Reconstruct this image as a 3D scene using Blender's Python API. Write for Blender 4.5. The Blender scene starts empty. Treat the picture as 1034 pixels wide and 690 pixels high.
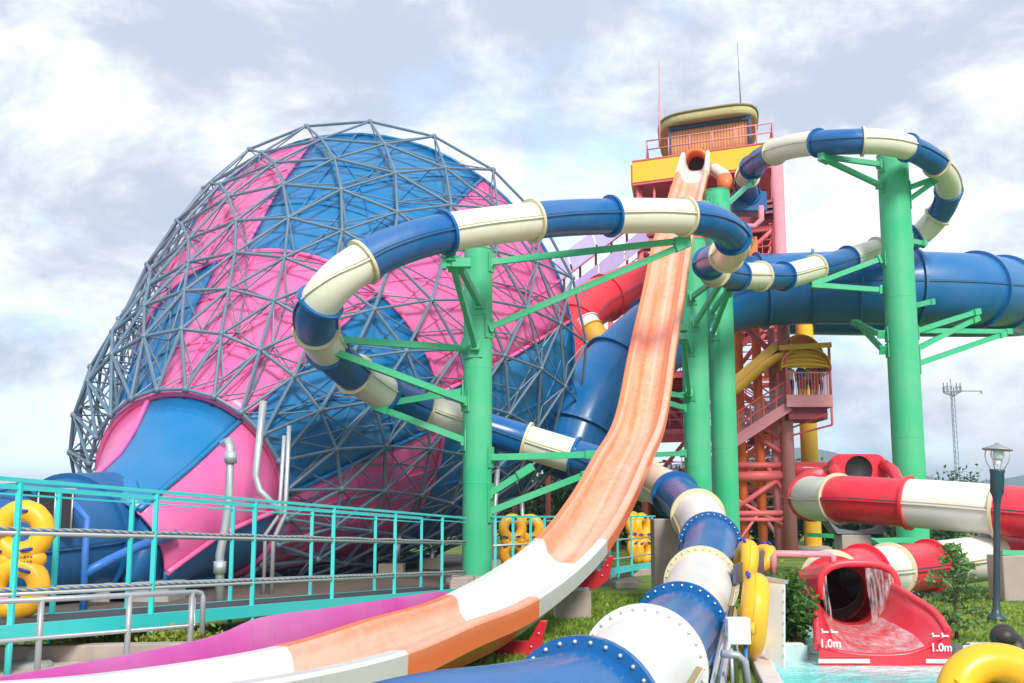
import bpy, bmesh, math, random
from mathutils import Vector, Matrix, Quaternion
from mathutils.geometry import delaunay_2d_cdt
random.seed(7)
R = math.radians
PI = math.pi
sc = bpy.context.scene
col = sc.collection

# ------------------------------------------------------------------ camera
F = 1120.0; HY = 518.0; CH = 1.8
TH = math.atan((HY-345)/F)
CT, ST = math.cos(TH), math.sin(TH)
cam = bpy.data.cameras.new('camera'); camo = bpy.data.objects.new('camera', cam); col.objects.link(camo)
cam.sensor_width = 36; cam.lens = F/1034*36; cam.clip_end = 9000; cam.clip_start = .05
camo.location = (0, 0, CH); camo.rotation_euler = (PI/2+TH, 0, 0)
sc.camera = camo

def P(px, py, Y):
    a = (px-517)/F; b = (345-py)/F
    t = Y/(CT-b*ST)
    return Vector((a*t, Y, CH+(ST+b*CT)*t))
def G(px, py, z=0.0):
    a = (px-517)/F; b = (345-py)/F
    t = (z-CH)/(ST+b*CT)
    return Vector((a*t, (CT-b*ST)*t, z))
def proj(p):
    y = p[1]; z = p[2]-CH
    d = y*CT+z*ST; h = -y*ST+z*CT
    return 517+F*p[0]/d, 345-F*h/d

# ------------------------------------------------------------------ materials
MATS = {}
def nodes_of(name):
    m = bpy.data.materials.new(name); m.use_nodes = True
    nt = m.node_tree
    return m, nt, nt.nodes, nt.links, nt.nodes['Principled BSDF']
def noise(N, L, vec, scale, detail=4, rough=.55, stretch=None):
    if stretch:
        mp = N.new('ShaderNodeMapping'); mp.inputs['Scale'].default_value = stretch
        L.new(vec, mp.inputs[0]); vec = mp.outputs[0]
    n = N.new('ShaderNodeTexNoise'); n.inputs['Scale'].default_value = scale
    n.inputs['Detail'].default_value = detail; n.inputs['Roughness'].default_value = rough
    L.new(vec, n.inputs['Vector'])
    return n.outputs['Fac']
def ramp(N, L, fac, a, b):
    r = N.new('ShaderNodeMapRange'); r.inputs[1].default_value = a; r.inputs[2].default_value = b
    L.new(fac, r.inputs[0]); return r.outputs[0]
def mix(N, L, fac, c1, c2):
    m = N.new('ShaderNodeMix'); m.data_type = 'RGBA'
    if isinstance(fac, (int, float)): m.inputs[0].default_value = fac
    else: L.new(fac, m.inputs[0])
    for i, c in ((6, c1), (7, c2)):
        if isinstance(c, (tuple, list)): m.inputs[i].default_value = (*c[:3], 1)
        else: L.new(c, m.inputs[i])
    return m.outputs[2]
def mul(N, L, a, k):
    m = N.new('ShaderNodeMath'); m.operation = 'MULTIPLY'
    L.new(a, m.inputs[0])
    if isinstance(k, (int, float)): m.inputs[1].default_value = k
    else: L.new(k, m.inputs[1])
    return m.outputs[0]
def bump(N, L, b, h, strength, dist):
    bp = N.new('ShaderNodeBump'); bp.inputs['Strength'].default_value = strength; bp.inputs['Distance'].default_value = dist
    L.new(h, bp.inputs['Height']); L.new(bp.outputs[0], b.inputs['Normal'])

def plast(name, c, rough=.32, fade=.25, dirt=.3, coat=.35, dirtc=(.12, .11, .09), scale=1.0):
    """gelcoat / painted surface: bleached patches, thin vertical run marks, specks"""
    if name in MATS: return MATS[name]
    m, nt, N, L, b = nodes_of(name)
    tc = N.new('ShaderNodeTexCoord').outputs['Object']
    n1 = ramp(N, L, noise(N, L, tc, .55*scale, 5), .38, .72)
    lum = sum(c)/3
    pale = tuple(x*.62+.38*(lum*.5+.42) for x in c)
    cc = mix(N, L, mul(N, L, n1, fade), c, pale)
    n2 = ramp(N, L, noise(N, L, tc, 2.2*scale, 6, .65, (3.2, 3.2, .35)), .56, .78)
    cc = mix(N, L, mul(N, L, n2, dirt), cc, tuple(.5*x+.5*y for x, y in zip(c, dirtc)))
    n3 = ramp(N, L, noise(N, L, tc, 9*scale, 3), .62, .8)
    cc = mix(N, L, mul(N, L, n3, dirt*.6), cc, tuple(.6*x+.4*y for x, y in zip(c, dirtc)))
    L.new(cc, b.inputs['Base Color'])
    rr = N.new('ShaderNodeMapRange'); rr.inputs[3].default_value = rough-.07; rr.inputs[4].default_value = rough+.2
    L.new(n1, rr.inputs[0]); L.new(rr.outputs[0], b.inputs['Roughness'])
    b.inputs['Coat Weight'].default_value = coat*.35; b.inputs['Coat Roughness'].default_value = .12; b.inputs['Specular IOR Level'].default_value = .35
    bump(N, L, b, noise(N, L, tc, 1.3*scale, 3), .07, .04)
    MATS[name] = m; return m
def metal(name, c, rough=.4, met=.0, rust=.0):
    if name in MATS: return MATS[name]
    m, nt, N, L, b = nodes_of(name)
    tc = N.new('ShaderNodeTexCoord').outputs['Object']
    n1 = noise(N, L, tc, 1.7, 5)
    cc = mix(N, L, n1, tuple(x*.8 for x in c), tuple(min(1, x*1.18) for x in c))
    if rust:
        n2 = ramp(N, L, noise(N, L, tc, 3.1, 5, .7), .6, .72)
        cc = mix(N, L, mul(N, L, n2, rust), cc, (.3, .12, .05))
    L.new(cc, b.inputs['Base Color']); b.inputs['Roughness'].default_value = rough; b.inputs['Metallic'].default_value = met
    MATS[name] = m; return m
def concrete(name, c):
    m, nt, N, L, b = nodes_of(name)
    tc = N.new('ShaderNodeTexCoord').outputs['Object']
    cc = mix(N, L, noise(N, L, tc, 1.6, 7, .65), tuple(x*.7 for x in c), tuple(x*1.25 for x in c))
    n2 = ramp(N, L, noise(N, L, tc, 2.0, 5, .6, (3, 3, .4)), .55, .75)
    cc = mix(N, L, mul(N, L, n2, .45), cc, tuple(x*.55 for x in c))
    L.new(cc, b.inputs['Base Color']); b.inputs['Roughness'].default_value = .85
    bump(N, L, b, noise(N, L, tc, 28, 5), .35, .01)
    MATS[name] = m; return m
def leafm(name, c1, c2, rough=.55):
    m, nt, N, L, b = nodes_of(name)
    g = N.new('ShaderNodeNewGeometry')
    rnd = g.outputs['Random Per Island']
    tc = N.new('ShaderNodeTexCoord').outputs['Object']
    n = ramp(N, L, noise(N, L, tc, 2.2, 3), .35, .65)
    f = N.new('ShaderNodeMath'); f.operation = 'MULTIPLY_ADD'; f.inputs[1].default_value = .55
    L.new(rnd, f.inputs[0]); L.new(mul(N, L, n, .45), f.inputs[2])
    cc = mix(N, L, f.outputs[0], c1, c2)
    L.new(cc, b.inputs['Base Color']); b.inputs['Roughness'].default_value = rough
    tr = N.new('ShaderNodeBsdfTranslucent'); L.new(cc, tr.inputs[0])
    ms = N.new('ShaderNodeMixShader'); ms.inputs[0].default_value = .3
    L.new(b.outputs[0], ms.inputs[1]); L.new(tr.outputs[0], ms.inputs[2])
    L.new(ms.outputs[0], N['Material Output'].inputs[0])
    MATS[name] = m; return m

BLUE = plast('blue_gelcoat', (.003, .108, .33), .33, .22, .42, .5, (.16, .30, .50))
BLUE_FUNNEL = plast('deep_blue_gelcoat', (.002, .165, .40), .33, .18, .25, .5)
BLUE_OUT = plast('dark_outlet_blue_gelcoat', (.002, .10, .28), .42, .15, .25, .2)
BLUE_BIG = plast('wide_tube_blue_gelcoat', (.002, .135, .38), .32, .16, .25, .4)
CREAM = plast('cream_gelcoat', (.76, .73, .60), .38, .1, .45, .3, (.40, .32, .16))
CREAMF = plast('weathered_cream_flange', (.66, .58, .38), .5, .1, .5, .1, (.3, .2, .06))
WHITE = plast('white_gelcoat', (.68, .68, .655), .36, .05, .40, .3, (.36, .31, .20))
PINK = plast('pink_gelcoat', (.80, .125, .36), .36, .28, .22, .4)
RED = plast('red_gelcoat', (.72, .022, .045), .3, .18, .2, .45)
ORANGE = plast('orange_gelcoat', (.85, .17, .04), .38, .25, .25, .25)
MAGENTA = plast('magenta_gelcoat', (.52, .04, .32), .42, .6, .5, .2)
YELLOW = plast('yellow_paint', (.90, .54, .03), .42, .15, .3, .15)
OCHRE = plast('ochre_fibreglass', (.66, .36, .03), .45, .25, .3, .1)
GREEN = plast('green_steel_paint', (.04, .47, .215), .42, .42, .4, .15)
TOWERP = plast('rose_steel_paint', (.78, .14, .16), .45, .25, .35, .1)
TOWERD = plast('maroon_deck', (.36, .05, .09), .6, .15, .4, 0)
TOWERO = plast('orange_red_steel_paint', (.92, .19, .035), .45, .2, .35, .1)
PINKRAIL = plast('pink_rail_paint', (.72, .26, .30), .45, .2, .25, .1)
TEAL = plast('turquoise_paint', (.04, .57, .57), .42, .2, .2, .15)
LILAC = plast('lilac_roof_sheet', (.42, .34, .62), .35, .3, .3, .2)
OLIVED = plast('dark_olive_trim', (.26, .23, .10), .6, .1, .3, 0)
OLIVE = plast('olive_soffit', (.50, .44, .20), .6, .1, .3, 0)
RUBBER = plast('inflatable_yellow_vinyl', (.90, .44, .012), .36, .1, .12, .2)
BSTRAP = plast('blue_webbing', (.02, .05, .42), .6, .1, .1, 0)
WHITEP = plast('white_panel', (.74, .76, .78), .4, .1, .3, .1)
BLUEPIPE = plast('blue_pipe_paint', (.015, .14, .48), .4, .2, .3, .1)
TRUSS = metal('truss_blue_grey_paint', (.13, .20, .27), .45, .1, .3)
GALV = metal('galvanised_steel', (.50, .53, .56), .42, .55, .12)
STEEL = metal('brushed_stainless', (.62, .63, .65), .18, 1.0)
RAILW = metal('grey_handrail_paint', (.34, .36, .39), .4, .3, .2)
LAMPM = metal('dark_teal_lamp_paint', (.025, .06, .085), .4, .1)
ROOFG = metal('lamp_roof_grey', (.30, .32, .34), .45, .3)
DARK = metal('dark_interior', (.02, .015, .02), .7)
BOLT = metal('bolt_heads', (.68, .66, .60), .35, .7)
MAST = metal('mast_steel', (.20, .26, .30), .5, .3)
HAIR = metal('black_hair', (.028, .020, .016), .5)
SKIN = metal('skin', (.52, .29, .20), .5)
CONC = concrete('pinkish_concrete', (.40, .33, .29))
CONCG = concrete('grey_concrete', (.36, .36, .35))
PAVE = concrete('beige_paving', (.62, .54, .42))
BARK = concrete('bark', (.12, .08, .05))
LEAF1 = leafm('shrub_leaf', (.025, .09, .015), (.10, .22, .03))
LEAF2 = leafm('tree_leaf', (.018, .065, .02), (.06, .14, .04))
LEAF3 = leafm('fir_needle', (.07, .17, .05), (.24, .38, .12))
LEAF4 = leafm('yellow_green_leaf', (.14, .22, .02), (.34, .36, .04))
BLADE = leafm('grass_blade', (.10, .22, .015), (.32, .42, .05))

def worn_orange():
    m, nt, N, L, b = nodes_of('sun_bleached_orange_gelcoat')
    uv = N.new('ShaderNodeUVMap').outputs[0]
    tc = N.new('ShaderNodeTexCoord').outputs['Object']
    sx = N.new('ShaderNodeSeparateXYZ'); L.new(uv, sx.inputs[0])
    # u = cross position in metres: wear lanes where riders slide
    st = noise(N, L, uv, 1.0, 2, .5, (4.2, .05, 1))
    bl = noise(N, L, uv, 1.0, 6, .65, (2.0, .55, 1))
    sp = noise(N, L, tc, 7, 4, .7)
    a = N.new('ShaderNodeMath'); a.operation = 'MULTIPLY_ADD'; a.inputs[1].default_value = .72
    L.new(st, a.inputs[0]); L.new(mul(N, L, bl, .28), a.inputs[2])
    a2 = N.new('ShaderNodeMath'); a2.operation = 'MULTIPLY_ADD'; a2.inputs[1].default_value = .22
    L.new(sp, a2.inputs[0]); L.new(a.outputs[0], a2.inputs[2])
    f = ramp(N, L, a2.outputs[0], .45, .70)
    # keep the outer skirt stronger orange
    ab = N.new('ShaderNodeMath'); ab.operation = 'ABSOLUTE'; L.new(sx.outputs[0], ab.inputs[0])
    inn = ramp(N, L, ab.outputs[0], .99, .86)
    lo = N.new('ShaderNodeMath'); lo.operation = 'MULTIPLY_ADD'; lo.inputs[1].default_value = .9; lo.inputs[2].default_value = .1
    L.new(inn, lo.inputs[0])
    f = mul(N, L, f, lo.outputs[0])
    c = mix(N, L, f, (.92, .19, .05), (.93, .46, .33))
    L.new(c, b.inputs['Base Color']); b.inputs['Roughness'].default_value = .42
    b.inputs['Coat Weight'].default_value = .25; b.inputs['Coat Roughness'].default_value = .15
    bump(N, L, b, bl, .1, .04)
    return m
WORN = worn_orange()

def wood():
    m, nt, N, L, b = nodes_of('terracotta_timber_boarding')
    uv = N.new('ShaderNodeUVMap').outputs[0]
    n = noise(N, L, uv, 1.0, 4, .6, (5, .5, 1))
    c = mix(N, L, n, (.60, .22, .09), (.88, .42, .20))
    L.new(c, b.inputs['Base Color']); b.inputs['Roughness'].default_value = .6
    return m
WOOD = wood()
def ropem():
    m, nt, N, L, b = nodes_of('blue_and_gold_rope')
    uv = N.new('ShaderNodeUVMap').outputs[0]
    w = N.new('ShaderNodeTexWave'); w.inputs['Scale'].default_value = 1.0
    mp = N.new('ShaderNodeMapping'); mp.inputs['Scale'].default_value = (2.0, 3.6, 1); L.new(uv, mp.inputs[0]); L.new(mp.outputs[0], w.inputs['Vector'])
    w.bands_direction = 'DIAGONAL'
    c = mix(N, L, ramp(N, L, w.outputs['Fac'], .45, .6), (.03, .20, .45), (.50, .38, .16))
    L.new(c, b.inputs['Base Color']); b.inputs['Roughness'].default_value = .8
    return m
ROPE = ropem()
def grassm():
    m, nt, N, L, b = nodes_of('lawn')
    tc = N.new('ShaderNodeTexCoord').outputs['Object']
    c = mix(N, L, ramp(N, L, noise(N, L, tc, .8, 6), .35, .65), (.08, .17, .015), (.22, .31, .04))
    c = mix(N, L, ramp(N, L, noise(N, L, tc, 14, 5, .7), .45, .7), c, (.09, .17, .02))
    c = mix(N, L, ramp(N, L, noise(N, L, tc, .35, 4), .58, .72), c, (.26, .20, .10))
    L.new(c, b.inputs['Base Color']); b.inputs['Roughness'].default_value = .9
    bump(N, L, b, noise(N, L, tc, 45, 4), .8, .03)
    return m
LAWN = grassm()
def waterm():
    m, nt, N, L, b = nodes_of('pool_water')
    tc = N.new('ShaderNodeTexCoord').outputs['Object']
    n = noise(N, L, tc, 1.2, 4)
    c = mix(N, L, ramp(N, L, n, .35, .7), (.05, .56, .55), (.22, .75, .73))
    # foam churned up where the flume empties
    mp = N.new('ShaderNodeMapping'); o = G(905, 667, -.14)
    mp.inputs['Location'].default_value = (-o.x/1.9, -o.y/1.25, 0); mp.inputs['Scale'].default_value = (1/1.9, 1/1.25, 0); L.new(tc, mp.inputs[0])
    ln = N.new('ShaderNodeVectorMath'); ln.operation = 'LENGTH'; L.new(mp.outputs[0], ln.inputs[0])
    near = ramp(N, L, ln.outputs['Value'], 1.5, .35)
    fo = ramp(N, L, noise(N, L, tc, 5.5, 8, .72), .30, .56)
    c = mix(N, L, mul(N, L, near, fo), c, (.86, .90, .90))
    L.new(c, b.inputs['Base Color']); b.inputs['Roughness'].default_value = .1
    b.inputs['IOR'].default_value = 1.2
    bump(N, L, b, noise(N, L, tc, 3.2, 5, .6), .9, .2)
    return m
WATER = waterm()
def fallm():
    m, nt, N, L, b = nodes_of('white_falling_water')
    tc = N.new('ShaderNodeTexCoord').outputs['Object']
    n = noise(N, L, tc, 9, 6, .7, (3.6, 1.5, .3))
    b.inputs['Base Color'].default_value = (.9, .92, .93, 1); b.inputs['Roughness'].default_value = .25
    L.new(mul(N, L, ramp(N, L, n, .38, .76), .55), b.inputs['Alpha'])
    return m
FALL = fallm()
def flowm():
    m, nt, N, L, b = nodes_of('shallow_running_water')
    tc = N.new('ShaderNodeTexCoord').outputs['Object']
    n = noise(N, L, tc, 5, 7, .72, (3.0, .9, .9))
    n2 = noise(N, L, tc, 1.6, 3)
    b.inputs['Base Color'].default_value = (.88, .9, .9, 1); b.inputs['Roughness'].default_value = .2
    f = mul(N, L, ramp(N, L, n, .32, .72), ramp(N, L, n2, .25, .6))
    L.new(mul(N, L, f, .85), b.inputs['Alpha'])
    return m
FLOW = flowm()
def hillm():
    m, nt, N, L, b = nodes_of('wooded_hillside')
    tc = N.new('ShaderNodeTexCoord').outputs['Object']
    c = mix(N, L, noise(N, L, tc, .02, 6), (.03, .06, .035), (.06, .10, .05))
    L.new(c, b.inputs['Base Color']); b.inputs['Roughness'].default_value = 1
    return m
HILL = hillm()
def globem():
    m, nt, N, L, b = nodes_of('frosted_globe')
    b.inputs['Base Color'].default_value = (.72, .74, .75, 1); b.inputs['Roughness'].default_value = .25
    b.inputs['Subsurface Weight'].default_value = .2
    return m
GLOBE = globem()
def cloth(name, c): return metal('cloth_'+name, c, .85)

# ------------------------------------------------------------------ mesh builder
class MB:
    def __init__(s): s.v = []; s.f = []; s.uv = []; s.sm = []; s.mi = []; s.cur = 0
    def face(s, idx, uv=None, smooth=False):
        s.f.append(tuple(idx)); s.uv.append(uv); s.sm.append(smooth); s.mi.append(s.cur)
    def add(s, *pts):
        n = len(s.v); s.v.extend(Vector(p) for p in pts); return n
    def box(s, c, size, M=None):
        c = Vector(c); hx, hy, hz = (x/2 for x in size)
        n = len(s.v)
        for dx in (-hx, hx):
            for dy in (-hy, hy):
                for dz in (-hz, hz):
                    d = Vector((dx, dy, dz))
                    s.v.append(c+(M @ d if M else d))
        for q in ((0, 1, 3, 2), (4, 6, 7, 5), (0, 4, 5, 1), (2, 3, 7, 6), (0, 2, 6, 4), (1, 5, 7, 3)):
            s.face([n+i for i in q])
    def bar(s, a, b, w, h=None, up=(0, 0, 1)):
        a = Vector(a); b = Vector(b); h = h or w
        t = (b-a); Lg = t.length; t.normalize()
        side = t.cross(Vector(up))
        if side.length < 1e-3: side = t.cross(Vector((1, 0, 0)))
        side.normalize(); u = side.cross(t)
        M = Matrix((side, t, u)).transposed()
        s.box((a+b)/2, (w, Lg, h), M)
    def rod(s, a, b, r, n=8, r2=None):
        s.sweep([Vector(a), Vector(b)], [(math.cos(2*PI*i/n), math.sin(2*PI*i/n)) for i in range(n)], radii=[r, r if r2 is None else r2], cap=True, smooth=n > 6)
    def pipe(s, pts, r, n=8, cap=True, radii=None):
        s.sweep([Vector(p) for p in pts], [(math.cos(2*PI*i/n), math.sin(2*PI*i/n)) for i in range(n)], radii=radii or [r]*len(pts), cap=cap, smooth=True)
    def sweep(s, path, prof, radii=None, closed=True, cap=False, smooth=True, sides=None, us=None, v0=0, loop=False):
        m = len(path); k = len(prof); base = len(s.v); dist = v0
        vs = []
        prev = None
        for i, p in enumerate(path):
            if loop: t = path[(i+1) % m]-path[i-1]
            else: t = path[min(i+1, m-1)]-path[max(i-1, 0)]
            t = t.normalized()
            if sides: side = sides[i]
            else:
                side = t.cross(Vector((0, 0, 1)))
                if side.length < .05:
                    side = prev - t*prev.dot(t) if prev else t.cross(Vector((1, 0, 0)))
                side.normalize()
                if prev and side.dot(prev) < 0 : side = -side
            prev = side
            up = side.cross(t)
            r = radii[i] if radii else 1
            for (a, b) in prof: s.v.append(p+side*(a*r)+up*(b*r))
            if i: dist += (p-path[i-1]).length
            vs.append(dist)
        if us is None: us = [j/k for j in range(k+1)]
        kk = k if closed else k-1
        mm = m if loop else m-1
        for i in range(mm):
            i2 = (i+1) % m
            for j in range(kk):
                j2 = (j+1) % k
                ua, ub = us[j], us[j+1] if j+1 < len(us) else us[j]
                s.face((base+i*k+j, base+i*k+j2, base+i2*k+j2, base+i2*k+j), [(ua, vs[i]), (ub, vs[i]), (ub, vs[i2] if i2 else vs[i]), (ua, vs[i2] if i2 else vs[i])], smooth)
        if cap and not loop:
            s.face([base+j for j in range(k)][::-1]); s.face([base+(m-1)*k+j for j in range(k)])
    def lathe(s, c, prof, n=24, axis=(0, 0, 1), smooth=True):
        c = Vector(c); ax = Vector(axis).normalized()
        q = Vector((0, 0, 1)).rotation_difference(ax)
        base = len(s.v); k = len(prof)
        for i in range(n):
            a = 2*PI*i/n
            for r, z in prof: s.v.append(c+q @ Vector((r*math.cos(a), r*math.sin(a), z)))
        for i in range(n):
            i2 = (i+1) % n
            for j in range(k-1):
                s.face((base+i*k+j, base+i2*k+j, base+i2*k+j+1, base+i*k+j+1), None, smooth)
    def ball(s, c, r, n=16, sq=(1, 1, 1)):
        base = len(s.v); c = Vector(c); m = n//2
        for j in range(m+1):
            th = PI*j/m
            for i in range(n):
                a = 2*PI*i/n
                s.v.append(c+Vector((r*sq[0]*math.sin(th)*math.cos(a), r*sq[1]*math.sin(th)*math.sin(a), r*sq[2]*math.cos(th))))
        for j in range(m):
            for i in range(n):
                i2 = (i+1) % n
                s.face((base+j*n+i, base+(j+1)*n+i, base+(j+1)*n+i2, base+j*n+i2), None, True)
    def prism(s, pts, z0, z1):
        n = len(s.v); k = len(pts)
        for z in (z0, z1):
            for p in pts: s.v.append(Vector((p[0], p[1], z)))
        s.face([n+i for i in range(k)][::-1]); s.face([n+k+i for i in range(k)])
        for i in range(k):
            j = (i+1) % k; s.face((n+i, n+j, n+k+j, n+k+i))
    def quadslab(s, a, b, c, d, t):
        a, b, c, d = map(Vector, (a, b, c, d))
        nrm = (b-a).cross(d-a).normalized()*t
        n = s.add(a, b, c, d, a+nrm, b+nrm, c+nrm, d+nrm)
        for q in ((3, 2, 1, 0), (4, 5, 6, 7), (0, 1, 5, 4), (1, 2, 6, 5), (2, 3, 7, 6), (3, 0, 4, 7)): s.face([n+i for i in q])
    def build(s, name, mat, parent=None, loc=None, bevel=0):
        o0 = ORG.get(parent.name, Vector()) if parent else (Vector(loc) if loc is not None else Vector())
        me = bpy.data.meshes.new(name)
        me.from_pydata([v-o0 for v in s.v], [], s.f)
        uvl = me.uv_layers.new(name='UVMap')
        for p, uv in zip(me.polygons, s.uv):
            if uv:
                for li, c in zip(p.loop_indices, uv): uvl.data[li].uv = c
        me.polygons.foreach_set('use_smooth', s.sm)
        for mm in (mat if isinstance(mat, (list, tuple)) else [mat]): me.materials.append(mm)
        me.polygons.foreach_set('material_index', s.mi)
        me.update()
        o = bpy.data.objects.new(name, me); col.objects.link(o)
        if parent: o.parent = parent
        else: o.location = o0
        ORG[o.name] = o0
        if bevel:
            b = o.modifiers.new('bevel', 'BEVEL'); b.width = bevel; b.segments = 2; b.limit_method = 'ANGLE'
        return o
ORG = {}
def tag(o, label, cat, group=None, kind=None):
    if label: o['label'] = label
    if cat: o['category'] = cat
    if group: o['group'] = group
    if kind: o['kind'] = kind
    return o
def thing(name, loc, label, cat, group=None):
    e = bpy.data.objects.new(name, None); col.objects.link(e); e.location = loc; e.empty_display_size = .3
    ORG[e.name] = Vector(loc)
    return tag(e, label, cat, group)
def struct(o): o['kind'] = 'structure'; return o
def copy_thing(root, loc, rot, label):
    r = root.copy(); col.objects.link(r); r.location = loc; r.rotation_euler = rot; r['label'] = label
    for ch in root.children:
        c = ch.copy(); col.objects.link(c); c.parent = r
        for g in ch.children:
            d = g.copy(); col.objects.link(d); d.parent = c
    return r
def one(name, mb, mat, label, cat, loc, group=None, bevel=0):
    return tag(mb.build(name, mat, None, loc, bevel), label, cat, group)

def catmull(pts, per=24):
    pts = [Vector(p) for p in pts]
    q = [pts[0]*2-pts[1]]+pts+[pts[-1]*2-pts[-2]]
    out = []
    for i in range(1, len(q)-2):
        p0, p1, p2, p3 = q[i-1:i+3]
        # centripetal
        t0 = 0; t1 = t0+max((p1-p0).length, 1e-4)**.5; t2 = t1+max((p2-p1).length, 1e-4)**.5; t3 = t2+max((p3-p2).length, 1e-4)**.5
        for k in range(per):
            t = t1+(t2-t1)*k/per
            a1 = p0*((t1-t)/(t1-t0))+p1*((t-t0)/(t1-t0)); a2 = p1*((t2-t)/(t2-t1))+p2*((t-t1)/(t2-t1)); a3 = p2*((t3-t)/(t3-t2))+p3*((t-t2)/(t3-t2))
            b1 = a1*((t2-t)/(t2-t0))+a2*((t-t0)/(t2-t0)); b2 = a2*((t3-t)/(t3-t1))+a3*((t-t1)/(t3-t1))
            out.append(b1*((t2-t)/(t2-t1))+b2*((t-t1)/(t2-t1)))
    out.append(pts[-1]); return out
def resample(pts, step):
    L = [0]
    for a, b in zip(pts, pts[1:]): L.append(L[-1]+(b-a).length)
    n = max(2, int(L[-1]/step)); out = []; j = 0
    for i in range(n+1):
        d = L[-1]*i/n
        while j < len(L)-2 and L[j+1] < d: j += 1
        f = (d-L[j])/max(1e-9, L[j+1]-L[j]); out.append(pts[j].lerp(pts[j+1], f))
    return out
def circ(n): return [(math.cos(2*PI*i/n), math.sin(2*PI*i/n)) for i in range(n)]

GRIME_L = metal('seam_sealant_brown', (.30, .22, .10), .7)
GRIME_D = metal('seam_sealant_dark', (.02, .03, .06), .6)
def gr_(mt): return mt.name.startswith(('cream', 'white'))
def tube_slide(root, path, bounds, cols, r, n=32, seam=True, bolts_below=0, first=True, fl=.09, flt=.07, part='tube_section', fmats=None, seam_mat=None, radii=None):
    """path: dense points; bounds: indices cutting it in sections; cols: material per section"""
    cuts = [0]+bounds+[len(path)-1]
    for i in range(len(cuts)-1):
        a, b = cuts[i], cuts[i+1]
        if b-a < 1: continue
        seg = path[a:b+1]; mt = cols[i % len(cols)]
        m = MB()
        rad = [r]*len(seg) if radii is None else radii[a:b+1]
        m.sweep(seg, circ(n), radii=rad)
        if seam:
            w = .05
            for sg in (-1, 1):
                m.sweep(seg, [(sg*(.985), -.02/r), (sg*(1+w/r), -.02/r), (sg*(1+w/r), .02/r), (sg*.985, .02/r)], radii=rad, smooth=False, cap=True)
                m.cur = 1; m.sweep(seg, [(sg*1.004, .022/r), (sg*(1+w/r*.8), .024/r), (sg*(1+w/r*.8), .027/r), (sg*1.004, .045/r)], radii=rad, smooth=False); m.cur = 0
        o = m.build(part, [mt, GRIME_L if gr_(mt) else GRIME_D], root)
        # flange ring at the upstream joint, its bolts in the same casting
        if i == 0 and not first: continue
        f = MB(); t = (path[min(a+1, len(path)-1)]-path[max(a-1, 0)]).normalized()
        rr = rad[0]
        f.lathe(path[a], [(rr*.97, -flt/2), (rr+fl, -flt/2), (rr+fl, flt/2), (rr*.97, flt/2)], 48, t, False)
        if path[a].y < bolts_below:
            q = Vector((0, 0, 1)).rotation_difference(t); f.cur = 1
            for k in range(30):
                an = 2*PI*k/30
                c = path[a]+q @ Vector(((rr+fl*.55)*math.cos(an), (rr+fl*.55)*math.sin(an), 0))
                f.ball(c+t*(flt/2+.004), .016, 8)
        fo = f.build('flange', [(fmats or {}).get(mt.name, mt), BOLT], o)
def find_bounds(path, pxs, win=6.5):
    pr = [proj(p) for p in path]; L = [0]
    for a, b in zip(path, path[1:]): L.append(L[-1]+(b-a).length)
    out = []; last = 0
    for (x, y) in pxs:
        best = min((i for i in range(last+1, len(path)-1) if L[i] < L[last]+win), key=lambda i: (pr[i][0]-x)**2+(pr[i][1]-y)**2)
        out.append(best); last = best
    return out

# ------------------------------------------------------------------ setting: ground, pool, hills
pool = [(1.7, 4), (2.1, 8.0), (3.2, 15.2), (3.93, 15.2), (4.55, 18.0), (6.05, 18.0), (6.0, 15.2), (18, 15.2), (18, 4)]
NP = len(pool)
outer = [(-3000, -400), (3000, -400), (3000, 3000), (-3000, 3000)]
inner = [(-45, -5), (45, -5), (45, 90), (-45, 90)]
vs = [Vector(p) for p in outer+inner+pool]
edges = [(i, (i+1) % 4) for i in range(4)]+[(4+i, 4+(i+1) % 4) for i in range(4)]+[(8+i, 8+(i+1) % NP) for i in range(NP)]
vv, ee, ff, *_ = delaunay_2d_cdt(vs, edges, [], 0, 1e-4)
def inside(p, poly):
    r = False
    for i in range(len(poly)):
        (x1, y1), (x2, y2) = poly[i-1], poly[i]
        if (y1 > p[1]) != (y2 > p[1]) and p[0] < (x2-x1)*(p[1]-y1)/(y2-y1)+x1: r = not r
    return r
m = MB()
for p in vv: m.add((p[0], p[1], 0))
for f in ff:
    c = sum((vv[i] for i in f), Vector((0, 0)))/len(f)
    if not inside(c, pool): m.face(f)
struct(m.build('ground', LAWN))
m = MB(); n = m.add(*[(x, y, -.14) for x, y in pool]); m.face(range(n, n+NP)); struct(m.build('pool_water', WATER))
POOLT = concrete('pale_turquoise_pool_paint', (.50, .70, .66))
m = MB()
for i in range(NP):
    a, b = pool[i-1], pool[i]; k = m.add((*a, -.9), (*b, -.9), (*b, .06), (*a, .06)); m.face((k, k+1, k+2, k+3))
n = m.add(*[(x, y, -.9) for x, y in pool]); m.face(range(n, n+NP))
struct(m.build('pool_basin', POOLT))
COPE = concrete('pinkish_white_coping', (.66, .58, .54))
m = MB()
for a, b in ((pool[1], pool[2]), (pool[0], pool[1])):
    m.bar((*a, .03), (*b, .03), .22, .12)
m.bar((3.2, 15.3, .03), (3.9, 15.3, .03), .16, .1); m.bar((6.1, 15.3, .03), (18, 15.3, .03), .16, .1)
struct(m.build('pool_edge', COPE, bevel=.02))

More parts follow.
